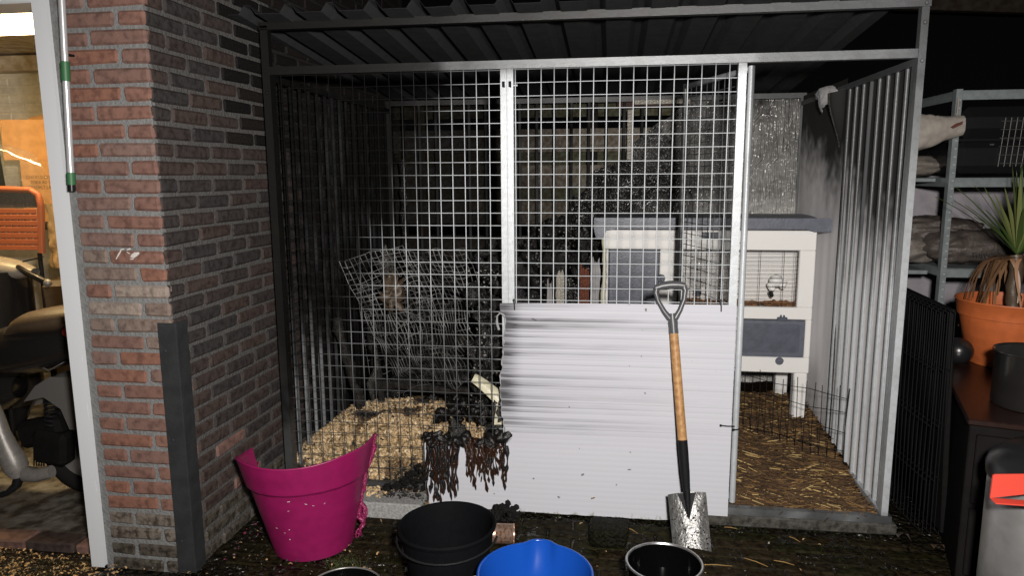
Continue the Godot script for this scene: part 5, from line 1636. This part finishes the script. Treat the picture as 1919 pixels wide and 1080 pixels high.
	vessel([Vector2(0.0, 0.0), Vector2(0.105, 0.0), Vector2(0.112, 0.006), Vector2(0.115, 0.197), Vector2(0.1125, 0.198), Vector2(0.110, 0.185), Vector2(0.1095, 0.006), Vector2(0.0, 0.005)], Vector3.ZERO, "enamel_black", "body", ep)
	vessel([Vector2(0.1155, 0.196), Vector2(0.120, 0.197), Vector2(0.1215, 0.2005), Vector2(0.119, 0.2035), Vector2(0.1145, 0.203), Vector2(0.1122, 0.1985)], Vector3.ZERO, "steel", "rim", ep)
	vessel([Vector2(0.1094, 0.118), Vector2(0.0, 0.1181)], Vector3.ZERO, "dark_water", "water", ep)
	# glass bowl at the lower edge
	var gb = thing("bowl", "shallow dark bowl with a thin steel rim on the paving beside the black bucket", "bowl", V(0.045, 0.0, 0.800))
	vessel([Vector2(0.0, 0.0), Vector2(0.075, 0.0), Vector2(0.108, 0.03), Vector2(0.123, 0.095), Vector2(0.119, 0.096), Vector2(0.104, 0.032), Vector2(0.073, 0.005), Vector2(0.0, 0.005)], Vector3.ZERO, "enamel_black", "bowl", gb)
	var gr = MB.new()
	var gp = []
	for i in 65: gp.append(V(cos(TAU * i / 64.0) * 0.121, 0.098, sin(TAU * i / 64.0) * 0.121))
	gr.tube(gp, 0.0032, 8, false); obj("rim", gr, "steel_brushed", gb)
	# tin lying beside the bucket
	var tc = thing("tin_can", "rust stained tin lying on its side behind the black bucket", "tin")
	var tb = Basis.from_euler(V(0, 0.06, -PI / 2))
	vessel([Vector2(0.0, 0.0), Vector2(0.036, 0.0), Vector2(0.0385, 0.003), Vector2(0.038, 0.05), Vector2(0.0372, 0.052), Vector2(0.038, 0.054), Vector2(0.038, 0.117), Vector2(0.0395, 0.119), Vector2(0.0385, 0.122), Vector2(0.0355, 0.121), Vector2(0.035, 0.112), Vector2(0.0, 0.111)], V(0.405, 0.0395, 0.285), "copper_tin", "can", tc, tb)
	# dark stone
	var st = MB.new()
	st.grid(28, 18, func(u, w):
		var a: float = TAU * u
		var e: float = PI * (w - 0.5)
		var sq = 1.0 / max(abs(cos(a)), abs(sin(a)))
		var k: float = min(sq, 1.22) * pow(max(cos(e), 0.0), 0.25)
		var pp = V(cos(a) * 0.076 * k, 0.036 * sign(sin(e)) * pow(abs(sin(e)), 0.4), -sin(a) * 0.062 * k)
		return V(0.890, 0.034, 0.205) + pp * (1.0 + 0.18 * nz.get_noise_3dv(pp * 900)), false, true)
	tag(obj("stone_block", st, "stone_dark"), "dark mossy stone block on the paving before the white sheet", "stone")
	# black charcoal heap at the sheet's foot
	var mm = MB.new()
	for i in 60:
		var r = rng.randf()
		ellip(mm, V(0.462 + rf(-0.05, 0.05) * (1.3 - r), 0.01 + 0.055 * r, 0.085 + rf(-0.045, 0.06)), V(rf(0.006, 0.016), rf(0.006, 0.014), rf(0.006, 0.016)), Basis.from_euler(V(rf(0, 6), rf(0, 6), 0)), 9, 7, 0.8)
	var o = obj("charcoal_heap", mm, "char_matt")
	o.set_meta("kind", "stuff"); tag(o, "small heap of charcoal crumbs at the foot of the white sheet", "charcoal")
	mm = MB.new()
	for i in 190:
		var x = rf(-0.08, 0.16)
		ellip(mm, V(x, 0.085 + rf(-0.01, 0.12) * sst(-0.05, 0.12, x), 0.015 + rf(-0.04, 0.035)), V(rf(0.004, 0.014), rf(0.003, 0.010), rf(0.004, 0.013)), Basis.from_euler(V(rf(0, 6), rf(0, 6), rf(0, 6))), 8, 6, 0.9)
	o = obj("charcoal_heap", mm, "char_matt")
	o.set_meta("kind", "stuff"); tag(o, "charcoal crumbs along the front edge of the concrete slab", "charcoal")

# ---------------------------------------------------------------- right of the kennel
func sack(called: String, label: String, cat: String, ctr: Vector3, r: Vector3, turn: float, m: String, sd: float) -> Node3D:
	var t = thing(called, label, cat, ctr, turn)
	var b = MB.new()
	b.grid(40, 22, func(u, w):
		var a: float = TAU * u
		var e: float = PI * (w - 0.5)
		var ca = sign(cos(a)) * pow(abs(cos(a)), 0.55)
		var sa = sign(sin(a)) * pow(abs(sin(a)), 0.55)
		var ce = pow(cos(e), 0.7)
		var p = V(ca * ce * r.x, sin(e) * r.y, -sa * ce * r.z)
		var f = nz.get_noise_3d(p.x * 700 + sd * 70, p.y * 1500, p.z * 700) + 0.6 * nz.get_noise_3d(p.x * 1500 + sd * 70, p.y * 4000, p.z * 1500)
		return p * (1.0 + 0.22 * f) + V(0, -0.2 * r.y * max(0.0, abs(ca) - 0.8), 0), false, true)
	obj("bag", b, m, t)
	return t

func build_right() -> void:
	var rk = thing("storage_rack", "galvanised slotted angle rack with three shelves beside the kennel", "rack")
	for q in [[2.43, -0.78], [2.43, -1.24], [3.35, -0.78], [3.35, -1.24]]:
		var m = MB.new()
		m.span(V(q[0] - 0.004, 0, q[1] - 0.034), V(q[0], 1.78, q[1]), 0.0006)
		m.span(V(q[0] - 0.004, 0, q[1] + 0.0004), V(q[0] + 0.022, 1.78, q[1] + 0.0026), 0.0006)
		var po = obj("post", m, "rack_zinc", rk)
		if q[0] < 3.0 and q[1] > -1.0:
			var nt = MB.new()
			for i in 32: nt.box(V(q[0] + 0.012, 0.60 + i * 0.0365, q[1] + 0.003), V(0.009, 0.004, 0.0016), Basis.IDENTITY, 0.0003)
			obj("slot_marks", nt, "pole_alu", po)
	for y in [1.7525, 1.358, 0.934]:
		var m = MB.new()
		m.span(V(2.4325, y + 0.018, -1.23), V(3.345, y + 0.0215, -0.787), 0.0005)
		m.span(V(2.453, y - 0.021, -0.782), V(3.325, y + 0.0175, -0.779), 0.0005)
		m.span(V(2.434, y - 0.021, -1.2), V(2.437, y + 0.0175, -0.82), 0.0005)
		obj("shelf", m, "rack_zinc", rk)
	# pale rear wall, dark boards above it
	var w = MB.new(); w.span(V(2.02, -0.02, -1.50), V(4.2, 1.42, -1.42)); tag(obj("rear_wall", w, "wall_pale"), "pale grey wall behind the storage rack", "wall")
	var cr = thing("carport_roof", "black underside of the carport roof over the storage rack", "roof")
	for i in 7:
		var b = MB.new(); b.box(V(2.25 + i * 0.30, 2.30 - i * 0.02, -0.55), V(0.29, 0.02, 2.1), Basis.from_euler(V(0, 0, -0.066)), 0.003); obj("board", b, "dark_timber", cr)
	for z in [-1.2, -0.1]:
		var b = MB.new(); b.box(V(3.1, 2.20, z), V(2.1, 0.07, 0.05), Basis.from_euler(V(0, 0, -0.066)), 0.003); obj("beam", b, "dark_timber", cr)
	# rack contents
	var pc = thing("pet_carrier", "black plastic pet carrier with a wire door on the middle shelf", "pet carrier")
	var m = MB.new(); m.box(V(2.74, 1.475, -0.98), V(0.56, 0.15, 0.36), Basis.IDENTITY, 0.035); obj("lower_shell", m, "black_plastic", pc)
	m = MB.new(); m.box(V(2.74, 1.63, -0.98), V(0.55, 0.15, 0.35), Basis.IDENTITY, 0.05); obj("upper_shell", m, "black_plastic", pc)
	m = MB.new()
	m.box(V(2.74, 1.552, -0.98), V(0.575, 0.014, 0.375), Basis.IDENTITY, 0.004); obj("flange", m, "black_plastic", pc)
	var dr = part("wire_door", pc)
	for i in 7:
		m = MB.new(); m.tube([V(2.635 + i * 0.025, 1.43, -0.788), V(2.648 + i * 0.025, 1.65, -0.788)], 0.0022, 6); obj("wire", m, "burnt_wire_dim", dr)
	for i in 6:
		m = MB.new(); m.tube([V(2.63, 1.445 + i * 0.038, -0.7865), V(2.81, 1.445 + i * 0.038, -0.7865)], 0.0018, 6); obj("wire", m, "burnt_wire_dim", dr)
	m = MB.new(); m.box(V(2.603, 1.53, -0.795), V(0.018, 0.008, 0.012), Basis.IDENTITY, 0.002); obj("catch", m, "steel", pc)
	var cb = thing("cloth_bag", "pale canvas bag with a torn reddish opening in front of the rack post", "bag", V(2.33, 1.59, -0.74))
	m = MB.new()
	m.grid(28, 18, func(u, v_):
		var a: float = TAU * u
		var x = lerpf(-0.15, 0.118, v_)
		var h = lerpf(0.125, 0.052, v_) * (1.0 if v_ > 0.02 else 0.2)
		var f = 1.0 + 0.2 * nz.get_noise_3d(cos(a) * 90, sin(a) * 90, v_ * 260)
		return V(x, -0.02 + 0.045 * v_ + sin(a) * h * 0.8 * f, cos(a) * h * 0.55 * f), true, true)
	obj("bag", m, "bag_cloth", cb)
	m = MB.new(); m.tube([V(0.085, 0.03, -0.005), V(0.095, 0.085, -0.012), V(0.103, 0.15, -0.03)], 0.004, 6); obj("strap", m, "bag_cloth", cb)
	m = MB.new(); m.poly([Vector2(0.05, 0.036), Vector2(0.08, 0.052), Vector2(0.116, 0.062), Vector2(0.112, 0.048), Vector2(0.09, 0.040), Vector2(0.065, 0.030)], 0.004, Transform3D(Basis.from_euler(V(0, 0.42, 0)), V(0.0, -0.02, 0.075))); obj("torn_opening", m, "bag_tear", cb)
	var s1 = sack("feed_sack", "brown wrinkled feed sack with upside down print on the lower shelf", "sack", V(2.62, 1.045, -1.0), V(0.25, 0.085, 0.2), 0.15, "bag_dark", 1.0)
	var ink = Basis.from_euler(V(-0.5, 0.15, PI - 0.12))
	text("Kuru", 0.045, "bag_ink", s1, Transform3D(ink, V(-0.055, -0.028, 0.222)))
	text("O", 0.055, "bag_ink", s1, Transform3D(ink, V(0.03, 0.0, 0.222)))
	sack("feed_sack", "upper brown sack slumped on the lower shelf behind the rack post", "sack", V(2.50, 1.125, -1.06), V(0.2, 0.06, 0.15), -0.2, "bag_dark", 2.0)
	sack("feed_sack", "pale crumpled sack left of the rack post on the lower shelf", "sack", V(2.37, 1.03, -1.04), V(0.12, 0.075, 0.14), 0.3, "bag_pale", 3.0)
	sack("feed_sack", "dim pale sack on the middle shelf behind the kennel post", "sack", V(2.40, 1.44, -1.1), V(0.13, 0.05, 0.12), 0.1, "bag_pale", 4.0)
	m = MB.new(); m.span(V(2.16, 0.91, -1.35), V(2.42, 0.93, -0.9), 0.002); m.span(V(2.16, 1.36, -1.35), V(2.42, 1.378, -0.9), 0.002)
	var br = thing("side_shelves", "metal shelf boards between the rack and the kennel carrying pale sacks", "shelf")
	obj("boards", m, "rack_zinc", br)
	for q in [[2.18, -1.33], [2.18, -0.92]]:
		m = MB.new(); m.span(V(q[0] - 0.012, 0, q[1] - 0.012), V(q[0] + 0.012, 1.50, q[1] + 0.012), 0.002); obj("leg", m, "rack_zinc", br)
	# cabinet, turned a little
	var ca = -0.293
	var cab = thing("cabinet", "black cabinet with a reddish brown top carrying the orange pot", "cabinet", V(2.265, 0.0, -0.29), ca)
	m = MB.new(); m.span(V(0.0, 0.0, -0.38), V(0.62, 0.578, 0.68), 0.004); obj("carcass", m, "cabinet", cab)
	m = MB.new(); m.span(V(-0.008, 0.579, -0.39), V(0.63, 0.60, 0.69), 0.004); obj("top", m, "cabinet_top", cab)
	for i in 2:
		m = MB.new(); m.span(V(0.02 , 0.05 + i * 0.26, 0.681), V(0.60, 0.29 + i * 0.26, 0.697), 0.003); obj("drawer", m, "cabinet", cab)
		m = MB.new(); m.tube([V(0.22, 0.20 + i * 0.26, 0.715), V(0.40, 0.20 + i * 0.26, 0.715)], 0.006, 8); obj("handle", m, "steel_brushed", cab)
	m = MB.new(); m.lathe([Vector2(0.0, 0.014), Vector2(0.012, 0.012), Vector2(0.016, 0.0)], 16, V(-0.001, 0.44, 0.12), Basis.from_euler(V(0, 0, PI / 2))); obj("knob", m, "steel_brushed", cab)
	# potted yucca
	var pt = thing("potted_palm", "orange plastic pot with a spiky green palm and drooping dry leaves", "potted plant", V(2.555, 0.601, -0.40))
	vessel([Vector2(0.0, 0.0), Vector2(0.138, 0.0), Vector2(0.143, 0.006), Vector2(0.150, 0.03), Vector2(0.153, 0.032), Vector2(0.188, 0.205), Vector2(0.196, 0.208), Vector2(0.206, 0.268), Vector2(0.210, 0.271), Vector2(0.208, 0.276), Vector2(0.202, 0.275), Vector2(0.192, 0.22), Vector2(0.188, 0.215)], Vector3.ZERO, "terracotta", "pot", pt)
	vessel([Vector2(0.189, 0.218), Vector2(0.08, 0.235), Vector2(0.0, 0.237)], Vector3.ZERO, "soil", "soil", pt)
	m = MB.new()
	var tp = []; var tr = []
	for i in 12: tp.append(V(0.004 * sin(i), 0.22 + i * 0.022, 0.003 * cos(i * 2))); tr.append(0.026 + rf(-0.004, 0.004))
	m.tube(tp, tr, 9); obj("stem", m, "seat_vinyl", pt)
	for i in 46:
		var a = rf(0, TAU)
		var lean = rf(0.05, 0.85)
		var L = rf(0.26, 0.42)
		m = MB.new()
		m.col = Color(0.062, 0.105, 0.028) * rf(0.5, 1.2)
		if rng.randf() < 0.2: m.col = Color(0.13, 0.15, 0.05)
		var dir = V(cos(a), 0, sin(a))
		var wv = V(-sin(a), 0, cos(a))
		m.grid(2, 9, func(u, v_):
			var t: float = v_
			var wd = 0.011 * pow(sin(PI * clampf(t * 0.92 + 0.08, 0, 1)), 0.6) * (1.0 - t * 0.5)
			return V(0, 0.46, 0) + dir * (L * t * sin(lean) + 0.05 * lean * t * t) + V(0, L * t * cos(lean) - 0.07 * lean * t * t, 0) + wv * wd * (u - 0.5) * 2.0 + V(0, 0.003 * abs(2.0 * u - 1.0), 0))
		obj("leaf", m, "leaf_green", pt)
	for i in 44:
		var a = rf(0, TAU)
		var L = rf(0.20, 0.36)
		m = MB.new()
		m.col = Color(0.25, 0.135, 0.07) * rf(0.45, 1.25)
		var dir = V(cos(a), 0, sin(a))
		var wv = V(-sin(a), 0, cos(a))
		var out = rf(0.06, 0.2)
		m.grid(2, 9, func(u, v_):
			var t: float = v_
			var wd = 0.010 * (1.0 - 0.75 * t)
			return V(0, 0.455 - 0.03 * rf(0, 0), 0) + dir * (0.015 + out * sqrt(t)) + V(0, 0.02 * t - L * t * t, 0) + wv * wd * (u - 0.5) * 2.0 + wv * 0.02 * sin(t * 4.0 + i))
		obj("dry_leaf", m, "leaf_green", pt)
	var ball = MB.new(); ellip(ball, V(2.345, 0.657, -0.36), V(0.056, 0.056, 0.056), Basis.IDENTITY, 28, 18)
	tag(obj("rubber_ball", ball, "black_plastic"), "glossy black ball beside the orange pot", "ball")
	# steel saucepan
	var sp = thing("saucepan", "tall stainless steel pan on the cabinet at the right edge", "pan", V(2.345, 0.601, 0.20))
	vessel([Vector2(0.0, 0.0), Vector2(0.122, 0.0), Vector2(0.128, 0.006), Vector2(0.129, 0.185), Vector2(0.136, 0.192), Vector2(0.135, 0.195), Vector2(0.127, 0.19), Vector2(0.1265, 0.005), Vector2(0.0, 0.004)], Vector3.ZERO, "pan_steel", "body", sp)
	m = MB.new(); m.tube([V(0.0, 0.16, 0.129), V(-0.02, 0.165, 0.16), V(0.03, 0.165, 0.16), V(0.04, 0.16, 0.126)], 0.005, 8); obj("handle", m, "steel", sp)
	# bin
	var bn = thing("waste_bin", "stainless steel bin with a black lid in the lower right corner", "bin", V(2.135, 0.0, 0.735))
	vessel([Vector2(0.0, 0.0), Vector2(0.168, 0.0), Vector2(0.170, 0.01), Vector2(0.170, 0.545), Vector2(0.166, 0.55)], Vector3.ZERO, "bin_steel", "drum", bn)
	vessel([Vector2(0.168, 0.545), Vector2(0.176, 0.548), Vector2(0.178, 0.575), Vector2(0.170, 0.60), Vector2(0.13, 0.635), Vector2(0.07, 0.652), Vector2(0.0, 0.656)], Vector3.ZERO, "black_plastic", "lid", bn)
	vessel([Vector2(0.171, 0.0), Vector2(0.176, 0.002), Vector2(0.176, 0.03), Vector2(0.171, 0.034)], Vector3.ZERO, "black_plastic", "foot_ring", bn)
	var rd = thing("dustpan", "red plastic dustpan hooked on the front of the steel bin", "dustpan", V(1.872, 0.557, 0.905))
	m = MB.new(); m.poly([Vector2(0.0, 0.008), Vector2(0.006, 0.068), Vector2(0.012, 0.071), Vector2(0.20, 0.083), Vector2(0.20, 0.045), Vector2(0.10, 0.025)], 0.005, Transform3D(Basis.from_euler(V(-0.15, 0, 0)), V(0, 0, 0.0))); obj("back", m, "red_plastic", rd)
	m = MB.new(); m.box(V(0.10, 0.004, 0.012), V(0.20, 0.004, 0.03), Basis.from_euler(V(0.05, 0, -0.02)), 0.0015); obj("tray", m, "red_plastic", rd)
	# folded black wire crate leaning beside the kennel
	var wc = thing("folded_wire_crate", "folded black wire dog crate leaning between kennel and cabinet", "crate")
	for k in 3:
		var o = V(0.030 * k, 0, 0.0)
		var pn = part("panel", wc)
		var A = V(2.055, 0.012, -0.66) + o; var B = V(2.100, 0.012, 0.02) + o
		var C = V(2.020, 0.935, -0.66) + o * 0.8; var D = V(2.066, 0.905, 0.09) + o * 0.8
		for i in 23:
			var t = i / 22.0
			m = MB.new(); m.tube([A.lerp(B, t), C.lerp(D, t)], 0.0017, 5); obj("wire", m, "black_iron", pn)
		for i in 5:
			var t = i / 4.0
			m = MB.new(); m.tube([A.lerp(C, t), B.lerp(D, t)], 0.0025, 6); obj("frame_wire", m, "black_iron", pn)
	var tr2 = MB.new(); tr2.box(V(2.165, 0.47, -0.30), V(0.02, 0.88, 0.70), Basis.from_euler(V(0, -0.06, 0.045)), 0.004); obj("plastic_tray", tr2, "black_matt", wc)
	# bits of fallen leaf at the crate's foot
	var k2 = 0
	for q in [[2.02, 0.05], [2.12, 0.12]]:
		m = MB.new(); m.grid(5, 5, func(u, v_): return V(q[0] + (u - 0.5) * 0.05, 0.012 + 0.02 * sin(u * 4.0) * v_, q[1] + (v_ - 0.5) * 0.035))
		tag(obj("dry_leaf", m, "bag_dark" if k2 == 0 else "seat_vinyl"), ["pale scrap at the foot of the kennel's right post", "brown scrap at the foot of the folded crate"][k2], "scrap")
		k2 += 1

# ---------------------------------------------------------------- main
func _ready() -> void:
	# camera
	var cam = Camera3D.new()
	cam.name = "camera"
	add_child(cam)
	cam.position = V(0.8785, 1.4128, 2.8129)
	cam.basis = Basis.from_euler(V(-0.1596, 0.1390, -0.0063), EULER_ORDER_YXZ)
	cam.fov = 44.08
	cam.near = 0.05; cam.far = 200.0
	cam.current = true
	# night sky
	var we = WorldEnvironment.new()
	we.name = "environment"
	var env = Environment.new()
	env.background_mode = Environment.BG_SKY
	var sky = Sky.new()
	var sm = ProceduralSkyMaterial.new()
	sm.sky_top_color = Color(0.11, 0.11, 0.115); sm.sky_horizon_color = Color(0.15, 0.148, 0.147)
	sm.ground_bottom_color = Color(0.05, 0.05, 0.05); sm.ground_horizon_color = Color(0.16, 0.15, 0.16)
	sky.sky_material = sm
	env.sky = sky
	env.background_energy_multiplier = 0.10
	env.tonemap_mode = Environment.TONE_MAPPER_LINEAR
	env.tonemap_exposure = 1.0
	env.sdfgi_enabled = true; env.ssao_enabled = true; env.ssil_enabled = true
	we.environment = env
	add_child(we)
	# the moon behind cloud, almost nothing
	var moon = DirectionalLight3D.new()
	moon.name = "moon"
	add_child(moon)
	moon.rotation = V(-1.0, 0.5, 0)
	moon.light_color = Color(1.0, 0.97, 0.92); moon.light_energy = 0.004; moon.light_angular_distance = 10.0
	moon.shadow_enabled = true
	# the photographer's flash, held a hand's breadth right of and above the lens
	var fl = SpotLight3D.new()
	fl.name = "camera_flash"
	add_child(fl)
	fl.position = V(1.05, 1.60, 2.86)
	fl.basis = Basis.looking_at(V(0.80, 1.05, 0.0) - fl.position, Vector3.UP)
	fl.light_color = Color(1.0, 0.975, 0.95)
	fl.light_energy = 12.0; fl.light_size = 0.06
	fl.spot_angle = 58.0; fl.spot_angle_attenuation = 0.8; fl.spot_range = 30.0; fl.spot_attenuation = 2.0
	fl.shadow_enabled = true
	rng.seed = 20240611
	nz.seed = 5; nz.frequency = 0.01; nz.fractal_octaves = 3
	nz2.seed = 17; nz2.frequency = 0.02; nz2.fractal_octaves = 2
	materials()
	matte()
	build_ground()
	build_wall()
	build_garage()
	build_kennel()
	build_fence()
	build_sheets()
	build_hutch()
	build_litter()
	build_burnt()
	build_spade()
	build_pots()
	build_right()
